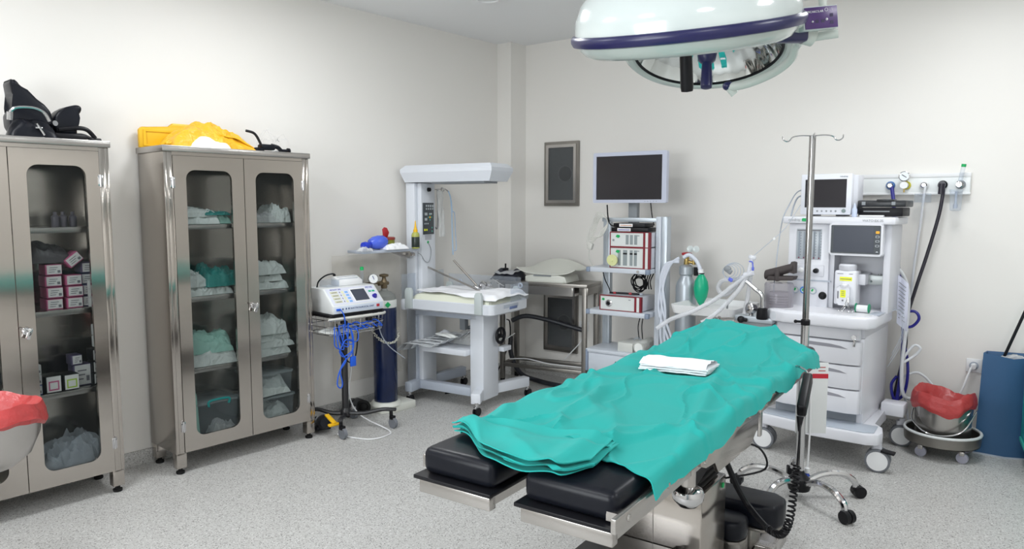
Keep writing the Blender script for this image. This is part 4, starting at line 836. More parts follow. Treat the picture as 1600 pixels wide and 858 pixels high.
# foot switch and leads
t = thing('foot_switch', 'black foot switch with yellow pedal resting against the trolley base', 'foot switch', (-3.98, 2.69, .02), 75)
MB().lathe([(.02, -.11), (.045, -.09), (.05, -.03), (.045, .03), (.03, .06)], (0, -.0, .055), (-.25, -1, .25), 20).prism([(-.05, 0), (.05, 0), (.06, .10), (-.06, .10)], .0, .03, 'xy', .01).build('body', BLKV, t)
MB().obox((.02, -.07, .09), (.03, .11, .014), (.35, 0, .2), .004).obox((.03, -.115, .065), (.09, .03, .014), (.1, 0, .2), .004).build('pedal', YEL, t)
t = thing('blue_cable_bundle', 'bundle of blue electrode cables spilling from the wire basket', 'cable', (-3.98, 2.86, 0))
m = MB(); random.seed(3)
for k in range(4):
    a0 = -.18 + .035 * k; m.tube([(.155, a0, .73 + .004 * k), (.165, a0 - .01, .66), (.16, a0 + .015 * sin(k * 2), .60 + .01 * k), (.165, a0 + .06, .58 + .012 * k), (.16, a0 + .04 + .01 * k, .68), (.12, a0 + .05, .715)], .0035)
for k in range(6): m.tube([(.10, -.15 + .05 * k, .70), (.14, -.10 + .05 * k, .725 + .006 * (k % 3)), (.15, -.02 + .045 * k, .69), (.12, .08 + .02 * k, .70)], .0045)
m.tube([(.16, -.17, .70), (.17, -.165, .60), (.17, -.13, .54), (.17, -.11, .50), (.17, -.16, .44), (.17, -.18, .36), (.17, -.155, .33), (.17, -.14, .36), (.17, -.155, .44), (.17, -.12, .50), (.17, -.06, .55), (.165, -.05, .62), (.16, -.06, .70)], .0042)
m.tube([(.17, -.15, .58), (.17, -.11, .635), (.17, -.05, .62), (.17, -.06, .56), (.17, -.13, .53), (.17, -.16, .57)], .004)
m.tube([(.137, -.12, .832), (.150, -.105, .80), (.155, -.10, .76), (.15, -.095, .70)], .0038)
m.build('leads', BLUE, t); MB().box(.158, .172, -.072, -.03, .455, .52, .003).tube([(.165, -.05, .62), (.165, -.051, .52)], .004).build('plug', BLUE, t)
o = MB().tube([(-3.86, 2.72, .74), (-3.84, 2.74, .60), (-3.83, 2.77, .50), (-3.83, 2.82, .48), (-3.84, 2.86, .56), (-3.85, 2.88, .72)], .0045).build('black_lead', BLK); tag(o, 'black lead looping below the wire basket', 'cable')
pack('leaflet', 'white folded leaflet lying in the wire basket', 'paper', (-3.97, 2.86, .672), (.20, .36, .03), PAPER, 2.7, rough=.5)
o = MB().tube([(-4.02, 2.93, .64), (-4.03, 2.95, .40), (-4.03, 2.93, .2), (-3.98, 2.98, .06), (-3.70, 3.0, .006), (-3.62, 2.92, .006), (-3.64, 2.80, .006), (-3.78, 2.74, .006), (-3.85, 2.70, .02)], .0045).build('white_cable', WHT); tag(o, 'white cable looping on the floor under the trolley', 'cable')
o = MB().tube([(-4.0, 3.17, .80), (-4.0, 3.18, .62), (-3.99, 3.25, .50), (-3.99, 3.38, .40), (-4.02, 3.42, .38)], .0035).build('grey_cable', LGRY); tag(o, 'thin grey cable hanging across the navy cylinder', 'cable')

# ---------------------------------------------------------------- steel table with baby scale
t = thing('steel_table', 'low stainless steel table with drawer beneath the baby scale', 'table', (-4.01, 4.487, 0), 14.3)
MB().box(-.04, .765, -.03, .30, .845, .872, .003).build('table_top', STEELD, t)
MB().prism(rrect(.10, .66, -.045, .28, .02), .775, .845, 'xy', .004).build('drawer', STEELL, t)
MB().box(.69, .765, -.01, .29, .785, .845, .002).build('apron', STEELD, t)
for x, y in ((.0, .0), (.0, .27), (.735, .0), (.735, .27)):
    l = MB().box(x - .018, x + .018, y - .018, y + .018, .04, .845, .002).build('leg', STEELD, t); MB().box(x - .016, x + .016, y - .016, y + .016, 0, .042, .003).build('foot', RUB, l)
for a in ((0, .735, 0, 0), (0, .735, .27, .27), (0, 0, 0, .27), (.735, .735, 0, .27)): MB().box(a[0] - .014, a[1] + .014, a[2] - .014, a[3] + .014, .145, .175, .002).build('lower_rail', STEELD, t)
def int_(x, y, z): a = radians(14.3); return (-4.01 + x * cos(a) - y * sin(a), 4.487 + x * sin(a) + y * cos(a), z)
t = thing('baby_scale', 'ivory baby scale with curved weighing tray on the steel table', 'scale', int_(.40, .13, .8725), 12)
MB().prism([(-.19, 0), (.19, 0), (.17, .05), (.10, .066), (-.10, .066), (-.19, .045)], -.13, .13, 'xz', .008).build('base', IVORY, t)
MB().obox((-.03, -.125, .058), (.16, .03, .006), (.5, 0, 0), .002).build('display', MGRY, t); MB().box(-.17, .16, -.135, -.10, .0, .02, .002).build('plinth', IVORY, t)
MB().grid(lambda u, v: ((u - .5) * .52, (v - .5) * .28, .072 + .045 * (2 * u - 1) ** 4 * (1 - v) + v ** 1.6 * (.105 - .075 * (2 * u - 1) ** 2)), 36, 18, .008).build('weighing_tray', IVORY, t)
t = thing('black_stool_pad', 'black cushion with grey cloth and a black knob, left end of steel table', 'cushion', int_(.02, .10, .8725), 10)
bag_mb(.25, .24, .10, 4.4, 20, .6, 3).build('pad', mat('dark_blue_black', (.02, .022, .035), .45), t)
MB().grid(lambda u, v: ((u - .5) * .19, (v - .5) * .22, .075 + .010 * nz(u * 5, v * 4) - .018 * abs(2 * v - 1) ** 3), 16, 16, .004).build('grey_cloth', mat('grey_cloth', (.45, .46, .48), .8), t)
MB().lathe([(.026, .083), (.028, .09), (.024, .097), (.007, .10), (.007, .135), (.001, .136)], (-.02, -.04, 0), seg=20).build('knob', BLK, t)
o = MB().tube([int_(.04, .10, .52), int_(.12, .20, .55), int_(.30, .26, .52), int_(.50, .30, .47), int_(.62, .32, .44)], .020, 12).build('black_hose', mat('ribbed_black', (.02, .022, .03), .4)); tag(o, 'thick black hose running behind the steel table legs', 'hose')
o = MB().tube([int_(-.05, .25, .35), int_(-.02, .2, .2), int_(.1, .14, .06), int_(.3, .08, .028), (-3.45, 4.62, .028), (-3.1, 4.60, .028)], .020, 12).build('floor_hose', mat('ribbed_black', (.02, .022, .03), .4)); tag(o, 'black hose lying on the floor under the steel table', 'hose')
o = MB().tube([wb(.60, -.03) + (.44,), wb(.60, -.05) + (.35,), wb(.52, -.07) + (.25,), wb(.46, -.09) + (.18,)], .005).tube([int_(.05, .03, .20), int_(.2, .06, .21), int_(.4, .09, .18), int_(.7, .12, .17)], .005).build('white_lead', WHT); tag(o, 'white lead from the wall socket hanging behind the steel table', 'cable')
o = MB().tube([(-4.15, 4.70, .50), (-4.08, 4.66, .48), (-4.06, 4.62, .3), (-4.05, 4.40, .02), (-4.0, 4.2, .006), (-4.1, 3.9, .006)], .006).build('black_lead', BLK); tag(o, 'black mains lead from the pillar socket down to the floor', 'cable')
# ---------------------------------------------------------------- back wall fittings
WD = 4.5
def vent(z0, z1, label):
    x, y = wb(.37); t = thing('wall_vent', label, 'vent', (x, y, (z0 + z1) / 2), WD, 'return air vents on the back wall'); h = (z1 - z0) / 2
    MB().holed(rrect(-.173, .173, -h, h, .004, 1), rrect(-.135, .135, -h + .04, h - .04, .004, 1), -.022, .0, 'xz').build('outer_frame', STEELD, t)
    MB().holed(rrect(-.15, .15, -h + .025, h - .025, .003, 1), rrect(-.125, .125, -h + .05, h - .05, .003, 1), -.030, -.02, 'xz').build('inner_frame', STEELL, t)
    MB().box(-.125, .125, -.026, -.024, -h + .05, h - .05).build('mesh_screen', film('vent_mesh', tint=(.62, .63, .63), body=(.26, .27, .28), a=.16, rough=.5, bump=0), t)
    MB().box(-.125, .125, -.006, -.002, -h + .05, h - .05).build('back_plate', mat('vent_back', (.36, .37, .38), .5), t)
    MB().torus((.035, -.012, 0), .069, .006, (0, 1, 0), 36).build('duct_collar', mat('pale_collar', (.6, .6, .58), .5), t)
    MB().cyl((.035, -.007, 0), (.035, -.010, 0), .062).build('duct_opening', BLK, t); return t
vent(1.49, 2.035, 'upper steel framed wall vent left of the monitor'); vent(.225, .745, 'lower steel framed wall vent behind the steel table')
def socket(x, z, label, plug=True, pos=None):
    p = wb(x) if pos is None else pos; t = thing('wall_socket', label, 'socket', (p[0], p[1], z), WD)
    MB().box(-.042, .042, -.010, 0, -.042, .042, .004).build('plate', WHT, t); MB().lathe([(.020, -.012), (.022, -.010)], (0, 0, 0), (0, 1, 0), 24).torus((0, -.011, 0), .023, .0025, (0, 1, 0)).build('recess', LGRY, t)
    if plug: MB().cyl((0, -.010, 0), (0, -.045, -.004), .018, .014).build('plug', WHT, t)
    return t
socket(3.408, .506, 'white wall socket with plug beside the blue box'); socket(.60, .47, 'white wall socket behind the right end of the steel table'); socket(0, .49, 'white wall socket on the pillar beside the infant warmer', False, (-4.24, 4.748))
x, y = wb(3.40); o = MB().tube([(x, y - .045, .50), (x - .01, y - .06, .46), (x - .03, y - .08, .38), (x - .06, y - .08, .28), (x - .10, y - .07, .12), (x - .3, y - .08, .03)], .006).build('white_cable', WHT); tag(o, 'white cable from the wall socket going behind the red lined bucket', 'cable')
# gas rail
x, y = wb(2.4); t = thing('gas_rail', 'long white medical gas rail panel on the back wall', 'gas rail', (x, y, 1.63), WD)
MB().box(.0, .935, -.045, 0, -.065, .065, .006).build('housing', mat('rail_white', (.80, .83, .83), .35), t); MB().box(0, .937, -.049, -.04, .040, .066, .003).box(0, .937, -.049, -.04, -.067, -.052, .003).build('edge_lip', WHT, t)
def outlet(px, col, label, head=True, s=1):
    t = thing('gas_outlet', label, 'gas outlet', (*wb(2.4 + px, -.045), 1.623), WD, 'outlets on the gas rail')
    MB().lathe([(.026, 0), (.027, .012), (.021, .020)], (0, 0, 0), (0, -1, 0), 28).build('collar', col, t)
    MB().lathe([(.018, .018), (.018, .034), (.011, .040)], (0, 0, 0), (0, -1, 0), 24).build('probe', CHROME, t); return t
o1 = outlet(.50, mat('outlet_blue', (.05, .15, .40), .3), 'blue collared gas outlet, leftmost on the rail')
o2 = outlet(.59, mat('outlet_yellow', (.60, .55, .05), .4), 'yellow collared outlet carrying the vacuum gauge')
o3 = outlet(.69, WHT, 'white collared outlet in the middle feeding a white hose'); o4 = outlet(.79, BLK, 'black outlet feeding the thick black hose'); o5 = outlet(.885, MGRY, 'grey outlet carrying the flowmeter, rightmost on the rail')
t = thing('vacuum_gauge', 'round vacuum gauge above its regulator on the gas rail', 'pressure gauge', (*wb(2.4 + .585, -.10), 1.623), WD)
g = MB().lathe([(.030, .01), (.032, 0), (.032, -.018), (.029, -.020)], (0, .0, .055), (0, 1, 0), 32).build('gauge', CHROME, t); MB().cyl((0, -.020, .055), (0, -.021, .055), .027).build('dial', mat('dial_white', (.75, .80, .84), .3), g); MB().obox((0, -.0218, .057), (.032, .001, .004), (0, .6, 0)).build('needle', BLK, g)
MB().cyl((0, .015, 0), (0, -.02, 0), .022).build('regulator_knob', WHT, t); MB().cyl((0, -.0, .02), (0, -.0, .03), .008).build('stem', BRASSY, t); MB().cyl((0, 0, -.02), (0, 0, -.045), .005).build('drain', BRASSY, t)
t = thing('flowmeter', 'clear oxygen flowmeter with green cap and humidifier at right end of rail', 'flowmeter', (*wb(2.4 + .88, -.10), 1.623), WD)
MB().cyl((0, .0, -.0), (0, .0, .02), .012).cyl((0, .02, 0), (0, -.01, 0), .015).build('valve', CHROME, t); MB().cyl((.005, 0, .02), (.018, 0, .105), .012).build('flow_tube', ACRYL, t); MB().cyl((.018, 0, .105), (.020, 0, .122), .013).build('green_cap', GRN, t)
MB().lathe([(.033, -.045), (.034, -.05), (.030, -.155), (.020, -.160)], (-.012, 0, 0), seg=28).build('humidifier_jar', ACRYL, t); MB().lathe([(.036, -.030), (.036, -.046)], (-.012, 0, 0), seg=28).build('jar_lid', ACRYL, t)
MB().cyl((-.012, 0, -.04), (-.012, 0, -.13), .007).cyl((-.012, 0, -.12), (-.012, 0, -.145), .012).build('dip_tube', LGRY, t)
# hoses from rail to the machine
def rail(px, z, d=-.09): return wb(2.4 + px, d) + (z,)
x4, y4 = -1.12, 4.90
o = MB().tube([(-1.225, 5.108, 1.622), (-1.206, 5.09, 1.532), (-1.186, 5.061, 1.399), (-1.152, 5.024, 1.179), (-1.12, 5.006, 0.98), (-1.093, 4.988, 0.781), (-1.085, 4.989, 0.62), (-1.088, 4.989, 0.455), (-1.102, 4.988, 0.288), (-1.113, 4.967, 0.166)], .0115).tube([(-1.095, 4.99, .74), (-1.043, 5.002, 0.744), (-1.007, 5.005, 0.796), (-1.03, 5.003, 0.838), (-1.09, 4.99, 0.834)], .009).tube([(-1.088, 5.0, .64), (-1.065, 5.02, .54), (-1.057, 5.021, 0.413), (-1.075, 5.02, 0.30), (-1.12, 4.99, 0.27), (-1.14, 4.99, .36), (-1.11, 4.99, .42)], .009).build('navy_hose', mat('hose_navy', (.015, .015, .22), .3)); tag(o, 'navy blue gas hose hanging in loops beside the anaesthesia machine', 'hose')
o = MB().tube([(-0.936, 5.111, 1.617), (-0.934, 5.101, 1.559), (-0.951, 5.1, 1.421), (-1.002, 5.096, 1.182), (-1.049, 5.08, 0.977), (-1.084, 5.04, 0.772), (-1.079, 5.03, 0.611), (-1.11, 5.03, 0.402), (-1.14, 5.02, 0.20)], .0105, 10).cyl(rail(.79, 1.625, -.075), rail(.79, 1.625, -.105), .020).cyl(rail(.79, 1.63, -.10), rail(.788, 1.565, -.10), .017).build('black_hose', mat('glossy_black_hose', (.012, .010, .02), .3)); tag(o, 'thick black gas hose slanting from the gas rail to the machine', 'hose')
o = MB().tube([(-1.031, 5.104, 1.619), (-1.038, 5.103, 1.54), (-1.05, 5.112, 1.38), (-1.077, 5.13, 1.095), (-1.087, 5.129, 0.848), (-1.099, 5.128, 0.639), (-1.113, 5.127, 0.469), (-1.084, 5.109, 0.267), (-1.04, 5.10, 0.03)], .0075).build('white_hose', mat('whitish_hose', (.66, .68, .72), .35)); tag(o, 'thin white hose dropping from the middle gas outlet', 'hose')
o = MB().box(-.045, .045, -.02, .02, -.055, -.0, .003).build('clear_clip', ACRYL); o.location = (*wb(2.4 + .69, -.09), 1.57); o.rotation_euler[2] = radians(WD); tag(o, 'small clear plastic clip under the middle gas outlet', 'clip')
o = MB().tube([(-1.20, 4.80, 1.15), (-1.141, 4.834, 1.131), (-1.095, 4.888, 1.09), (-1.066, 4.94, 0.989), (-1.06, 4.96, 0.867), (-1.068, 4.95, 0.665), (-1.076, 4.95, 0.46), (-1.06, 4.98, 0.30), (-.97, 5.04, .28), (-.93, 5.08, .18), (-.95, 5.06, .10)], .0115, 10).tube([(-1.078, 4.97, 0.539), (-1.025, 4.99, 0.627), (-0.989, 4.997, 0.611), (-1.015, 4.99, 0.567), (-1.07, 4.96, 0.519)], .008).tube([(-1.10, 5.04, .40), (-1.03, 5.08, .44), (-.98, 5.1, .42), (-.93, 5.12, .36)], .008).build('white_corrugated_hose', mat('hose_white', (.68, .70, .73), .35)); tag(o, 'thick white hose curling down the right side of the machine', 'hose')

# ---------------------------------------------------------------- endoscopy tower
t = T_ = thing('endoscopy_tower', 'grey aluminium endoscopy tower with open shelves and a drawer unit', 'equipment trolley', (-3.08, 4.40, 0), 7)
TW = mat('tower_grey', (.58, .62, .68), .35); TC = mat('tower_corner', (.22, .27, .36), .4)
for z, nm in ((1.008, 0), (.692, 1)):
    s = MB().prism([(-.01, .004), (.475, .0), (.475, .32), (-.01, .32)], z, z + .034, 'xy', .004).build('shelf', TW, t)
    for x in (-.016, .455): MB().box(x, x + .03, -.006, .03, z - .001, z + .035, .005).build('corner_cap', TC, s)
MB().cyl((.40, -.004, 1.025), (.40, -.009, 1.025), .010).build('lock', CHROME, t)
for x, y, w in ((-.015, .27, .06), (.478, .12, .038)):
    p = MB().box(x, x + w, y, y + .05, .16, 1.415 if x > 0 else 1.40, .004); 
    for k in range(2): p.box(x + w * (.25 + .4 * k), x + w * (.3 + .4 * k), y - .002, y, .2, 1.40)
    p.build('post', TW if x > 0 else ALU, t)
MB().box(.516, .56, .13, .21, .16, 1.415, .006).build('post_cover', ALU, t)
MB().box(.04, .48, .14, .165, 1.375, 1.405, .003).build('cross_bar', ALU, t)
d = MB().box(.0, .475, .006, .34, .262, .425, .005).build('drawer_unit', TW, t); MB().box(-.012, .487, -.006, .345, .405, .43, .005).build('drawer_top', TW, d)
MB().box(.012, .465, -.002, .01, .275, .398, .003).build('drawer_front', TW, d); MB().box(-.013, .006, -.007, .03, .262, .425, .004).build('corner_post', TC, d); MB().sph((.24, -.008, .35), .008).build('drawer_lock', BLK, d)
MB().box(-.02, .50, .02, .32, .11, .165, .008).build('base', TC, t)
for x in (.02, .46):
    for y in (.05, .29): c = MB().cyl((x, y, .09), (x, y, .115), .014).build('caster', BLK, t); MB().cyl((x - .015, y, .045), (x + .015, y, .045), .044).build('wheel', BLK, c)
MB().box(.215, .285, .22, .27, 1.0, 1.60, .004).build('monitor_post', MGRY, t)
def itw(x, y, z): a = radians(7); return (-3.08 + x * cos(a) - y * sin(a), 4.40 + x * sin(a) + y * cos(a), z)
t = thing('monitor', 'large flat monitor with silver bezel on top of the endoscopy tower', 'monitor', itw(.245, .175, 1.70), 7)
MB().holed(rrect(-.292, .292, -.186, .186, .010, 3), rrect(-.267, .257, -.162, .158, .002, 1), -.02, .015, 'xz').box(-.29, .29, -.004, .035, -.182, .182, .008).build('bezel', mat('silver_bezel', (.52, .55, .66), .35), t)
MB().box(-.267, .257, -.012, -.004, -.162, .158).build('screen', SCREEN, t)
m = MB()
for k in range(5): m.cyl((.13 + .022 * k, -.021, -.174), (.13 + .022 * k, -.0195, -.174), .003)
m.build('button', MGRY, t); MB().box(-.06, .06, .03, .06, -.08, .08, .008).build('mount', MGRY, t)
def console(name, label, x0, x1, z0, z1, y0=.03, dep=.29, kind=0):
    t = thing(name, label, 'medical device', itw(x0, y0, z0), 7, 'red trimmed consoles on the tower'); w, h = x1 - x0, z1 - z0
    MB().box(.006, w - .004, .02, dep, .004, h - .004, .003).build('case', mat('console_grey', (.62, .64, .70), .4), t)
    MB().holed([(0, 0), (w, 0), (w, h), (0, h)], [(.006, .006), (w - .052, .006), (w - .052, h - .006), (.006, h - .006)], -.004, .010, 'xz').box(w - .012, w + .002, .010, .020, 0, h).box(-.001, w + .002, .010, .020, h - .004, h + .0005).build('red_trim', mat('wine_red_trim', (.20, .010, .022), .35), t)
    MB().box(.006, w - .052, .0, .01, .006, h - .006).box(w - .034, w - .014, -.005, .0, .003, h - .003).build('face_plate', mat('face_plate', (.68, .71, .70), .35), t)
    MB().prism([(.045, h - .035), (.055, h - .02), (.075, h - .022), (.08, h - .035), (.065, h - .045)], -.0015, 0, 'xz').build('green_sticker', GRN, t) if kind != 2 else MB().prism([(.016, h - .035), (.022, h - .022), (.038, h - .024), (.04, h - .035), (.03, h - .042)], -.0015, 0, 'xz').build('green_sticker', GRN, t)
    if kind == 2:
        k = MB().lathe([(.026, 0), (.026, .006), (.018, .008), (.016, .014)], (.075, -.0, h * .48), (0, -1, 0), 28).build('socket', CHROME, t); MB().cyl((.075, -.0142, h * .48), (.075, -.016, h * .48), .013).build('socket_core', BLK, k)
    else:
        m = MB(); cols = ((.125, .148), (.158, .181), (.191, .214)) if kind == 0 else ((.065, .087), (.105, .138), (.158, .181), (.191, .214))
        for a, b in cols: m.box(a, b, -.001, .0, .02, h - .02)
        m.build('display_column', mat('slot_grey', (.27, .31, .32), .4), t)
        if kind == 1:
            m = MB()
            for a, b in cols[1:]: m.box(a, b, -.0018, -.001, h * .66, h * .66 + .011)
            m.build('slot', BLK, t)
        else: MB().lathe([(.008, 0), (.008, .004)], (.028, 0, h * .45), (0, -1, 0), 14).build('key_switch', MGRY, t)
    m = MB().box(w - .10, w - .082, -.0008, 0, h - .028, h - .022); m.build('print', MGRY, t); return t
console('camera_console', 'taller red trimmed console standing on the upper tower shelf', .162, .475, 1.0425, 1.195, kind=1)
console('light_console', 'slimmer red trimmed console stacked on the taller one', .162, .475, 1.1955, 1.305, kind=0)
console('light_source', 'red trimmed console with round socket alone on the middle tower shelf', .085, .415, .7265, .838, dep=.26, kind=2)
for z, x0, L, pr, lb in ((1.306, .16, .29, (.08, .10, .45), 'lower black recorder with blue printed label on the consoles'), (1.338, .175, .25, (.60, .25, .12), 'upper black recorder with orange printed label on the consoles')):
    t = thing('black_recorder', lb, 'device', itw(x0 + .0, .05, z), 7, 'black boxes on the consoles'); MB().box(0, L, 0, .16, 0, .030, .006).build('case', BLK, t); p = MB().box(.05, .155, -.0015, .0, .004, .026).build('label', WHT, t)
    m = MB()
    for k in range(9): m.box(.06 + k * .010, .067 + k * .010, -.0025, -.0015, .011, .017)
    m.build('print', mat('lab%d' % int(z * 1000), pr, .5), p)
t = thing('yellow_disc', 'pale yellow round plastic disc leaning on the taller console', 'disc', itw(.195, .0, 1.0995), 7)
MB().lathe([(.040, -.006), (.042, 0), (.040, .012), (.03, .014)], (0, .0, 0), (0, 1, .15), 32).lathe([(.006, -.014), (.010, -.006)], (0, 0, 0), (0, 1, .15), 12).build('disc', mat('pale_yellow', (.72, .75, .38), .35), t)
t = thing('marker_pen', 'black and red marker pen lying on the single console', 'pen', itw(.12, .12, .846), 7)
MB().cyl((0, 0, 0), (.23, .03, 0), .007).build('body', BLK, t); MB().cyl((.03, .004, 0), (.05, .0065, 0), .0085).cyl((.15, .02, 0), (.17, .022, 0), .0085).build('band', RED, t); MB().cyl((.17, .022, 0), (.25, .033, 0), .0065).build('barrel', LGRY, t)
o = MB(); random.seed(11)
for k in range(6):
    P = []
    for j in range(14): a = 2 * pi * j / 7 + k; P.append(itw(.29 + .05 * cos(a) * (1 + .2 * sin(k)), .27 + .02 * sin(k * 2), .92 + .055 * sin(a) - .02 * cos(k)))
    o.tube(P, .0045, 6, 4)
for k in range(4): o.tube([itw(.34 + .02 * k, .28, .99), itw(.33 + .015 * k, .28, .93), itw(.32 + .02 * k, .29, .87)], .0045, 6, 4)
o = o.build('black_cable_coil', BLK); tag(o, 'coiled black cables hanging below the upper tower shelf', 'cable')
o = MB().tube([itw(.10, .10, 1.50), itw(.10, .12, 1.40), itw(.12, .13, 1.35), itw(.18, .14, 1.34)], .005).tube([itw(.40, .2, 1.52), itw(.405, .22, 1.42), itw(.41, .25, 1.35)], .004).build('monitor_cable', BLK); tag(o, 'black monitor cables dropping to the recorders', 'cable')
o = MB().tube([itw(.02, .2, 1.0), itw(.03, .22, .93), itw(.06, .24, .85), itw(.07, .26, .74)], .004).tube([itw(.30, .3, .68), itw(.27, .31, .58), itw(.28, .31, .48)], .004).tube([itw(.32, .3, .69), itw(.30, .31, .58), itw(.31, .31, .47)], .004).tube([itw(.41, .3, .68), itw(.42, .31, .58), itw(.44, .31, .50), itw(.43, .31, .44)], .0045).build('tower_cable', BLK); tag(o, 'thin black cables hanging through the tower shelves', 'cable')
m = MB()
for k in range(5): m.tube([itw(-.03 + .010 * k, .12, 1.36), itw(.01 + .008 * k, .11, 1.44 - .008 * k), itw(.06 + .006 * k, .12, 1.43 - .008 * k), itw(.09, .13, 1.37 - .006 * k), itw(.05, .12, 1.31 - .01 * k), itw(-.015 + .006 * k, .10, 1.22 + .010 * k), itw(-.065 + .009 * k, .10, 1.20 + .014 * k), itw(-.06 + .012 * k, .11, 1.28), itw(-.03 + .010 * k, .12, 1.36)], .0036, 6)
m.obox(itw(-.03, .09, 1.19), (.04, .03, .05), (0, .3, 0), .008); m.tube([itw(-.04, .09, 1.17), itw(-.045, .1, 1.1), itw(-.02, .12, 1.03)], .003)
o = m.build('white_cable_loop', mat('ivory_cable', (.62, .62, .58), .4)); tag(o, 'looped ivory cable hung on the left tower post', 'cable')
t = thing('packaged_box', 'white cardboard box on the tower drawer top', 'box', itw(.235, .03, .4305), 5); MB().box(0, .12, 0, .22, 0, .065, .002).build('box', mat('dull_white_card', (.60, .61, .58), .6), t)
t = thing('wrapped_cylinder', 'clear wrapped roll lying across the tower drawer top', 'roll', itw(.405, .02, .4305), 5)
MB().lathe([(.04, 0), (.043, .004), (.041, .25), (.03, .26)], (0, 0, .043), (-.1, 1, 0), 24).build('roll', film('roll_wrap', body=(.62, .63, .60), a=.8, rough=.15, bump=.8, scale=25), t); MB().cyl((0, -.001, .043), (0, -.003, .043), .034).build('end', PAPER, t)
MB().tube([(-.07, .06, .085), (-.05, .08, .10), (-.03, .1, .085)], .008).build('clear_tube', ACRYL, t)

# ---------------------------------------------------------------- grey gas cylinder with green bag
ag = radians(2)
def ia(x, y, z): return (-1.69 + x * cos(ag) - y * sin(ag), 4.36 + x * sin(ag) + y * cos(ag), z)
t = thing('gas_cylinder', 'short silver gas cylinder with red valve standing behind the white tray', 'gas cylinder', ia(-.722, .34, 0), 0)
MB().lathe([(.068, .30), (.072, .31), (.072, .92), (.066, .95), (.045, .985), (.042, 1.0), (.050, 1.01), (.050, 1.06), (.042, 1.07), (.02, 1.08)], seg=36).build('shell', mat('silver_cylinder', (.42, .46, .50), .35, .5), t)
v = MB().lathe([(.016, 1.07), (.02, 1.08), (.018, 1.12), (.014, 1.15)], seg=16).cyl((0, 0, 1.10), (.07, .02, 1.09), .011).cyl((.055, .0, 1.14), (.055, 0, 1.08), .010).build('valve', BRASSY, t); MB().lathe([(.034, 1.145), (.036, 1.15), (.036, 1.16), (.02, 1.165)], seg=16).build('handwheel', RED, v)
for x, nm in ((.03, 0), (.075, 1)): MB().lathe([(.022, 0), (.023, .012), (.018, .014)], (x, -.01, 1.19), (.5, -1, .1), 20).build('gauge', mat('gauge_glass', (.55, .60, .60), .2), t)
MB().lathe([(.105, .0), (.11, .01), (.11, .28), (.075, .31)], seg=32).build('stand', MGRY, t); MB().cyl((.06, .03, 1.0), (.06, .03, 1.06), .016).build('black_adapter', BLK, t)
t = thing('reservoir_bag', 'green rubber reservoir bag hanging from a grey hose', 'reservoir bag', ia(-.59, .30, 0))
MB().lathe([(.008, .80), (.02, .815), (.042, .86), (.052, .92), (.045, .97), (.026, 1.005), (.016, 1.02)], seg=28).build('bag', GRNB, t); MB().cyl((0, 0, 1.02), (-.01, 0, 1.05), .019).build('white_neck', WHT, t); MB().torus((0, 0, 1.025), .017, .004).build('ring', BLK, t)
MB().tube([(-.01, 0, 1.05), (-.04, 0, 1.11), (-.09, -.01, 1.15), (-.13, -.02, 1.13)], .014, 10).build('hose', mat('pale_hose', (.62, .66, .74), .4), t)
m = MB()
for k in range(4): m.tube([ia(-.74, .26, 1.13 - .01 * k), ia(-.80 - .012 * k, .25, 1.08), ia(-.845 - .010 * k, .24, .95), ia(-.85 - .010 * k + .04 * (k % 2), .22, .75), ia(-.84 + .03 * k, .2, .55), ia(-.78 + .03 * k, .18, .40)], .0095, 8)
o = m.build('grey_hose_bundle', mat('pale_hose', (.62, .66, .74), .4)); tag(o, 'bundle of pale grey hoses hanging in front of the silver cylinder', 'hose')
# white tray
t = thing('white_tray', 'white plastic tray on a stand left of the anaesthesia machine', 'tray', ia(-.46, .25, 0), 2)
Tm = lambda k, z: [(x, y, z) for x, y in rrect(-.225 + k, .225 - k, -.24 + k, .24 - k, .04)]
MB().loops([Tm(.03, .765), Tm(.012, .775), Tm(0, .825), Tm(0, .832), Tm(.012, .832), Tm(.035, .795), Tm(.05, .79)]).build('tray', WHT, t)
MB().cyl((0, 0, .05), (0, 0, .77), .018).obox((0, 0, .05), (.4, .05, .03)).obox((0, 0, .05), (.05, .4, .03)).build('stand', STEELL, t)
for s in ((.18, 0), (-.18, 0), (0, .18), (0, -.18)): MB().cyl((s[0] - .01, s[1], .02), (s[0] + .01, s[1], .02), .02).build('wheel', RUB, t)

# ---------------------------------------------------------------- anaesthesia machine
t = A_ = thing('anaesthesia_machine', 'white anaesthesia machine with flow tubes, touch screen and three drawers', 'anaesthesia machine', (-1.69, 4.36, 0), 2)
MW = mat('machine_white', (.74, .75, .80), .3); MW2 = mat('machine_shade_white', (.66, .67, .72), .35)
b = MB().prism([(-.04, .06), (-.04, -.03), (0, -.085), (.30, -.13), (.60, -.125), (.655, -.09), (.665, -.03), (.64, .08), (.58, .12), (.58, .48), (.04, .48)], .16, .225, 'xy', .010).build('base', MW, t)
MB().prism([(-.025, .06), (-.025, -.02), (.01, -.07), (.30, -.112), (.58, -.11), (.63, -.08), (.62, .06)], .2255, .231, 'xy', .002).build('foot_rest', mat('foot_rest_grey', (.45, .50, .57), .4), b)
MB().box(.55, .68, .44, .56, .20, .28, .010).build('rear_outrigger', MW, b); MB().box(.03, .10, .44, .56, .20, .28, .010).build('rear_outrigger', MW, b)
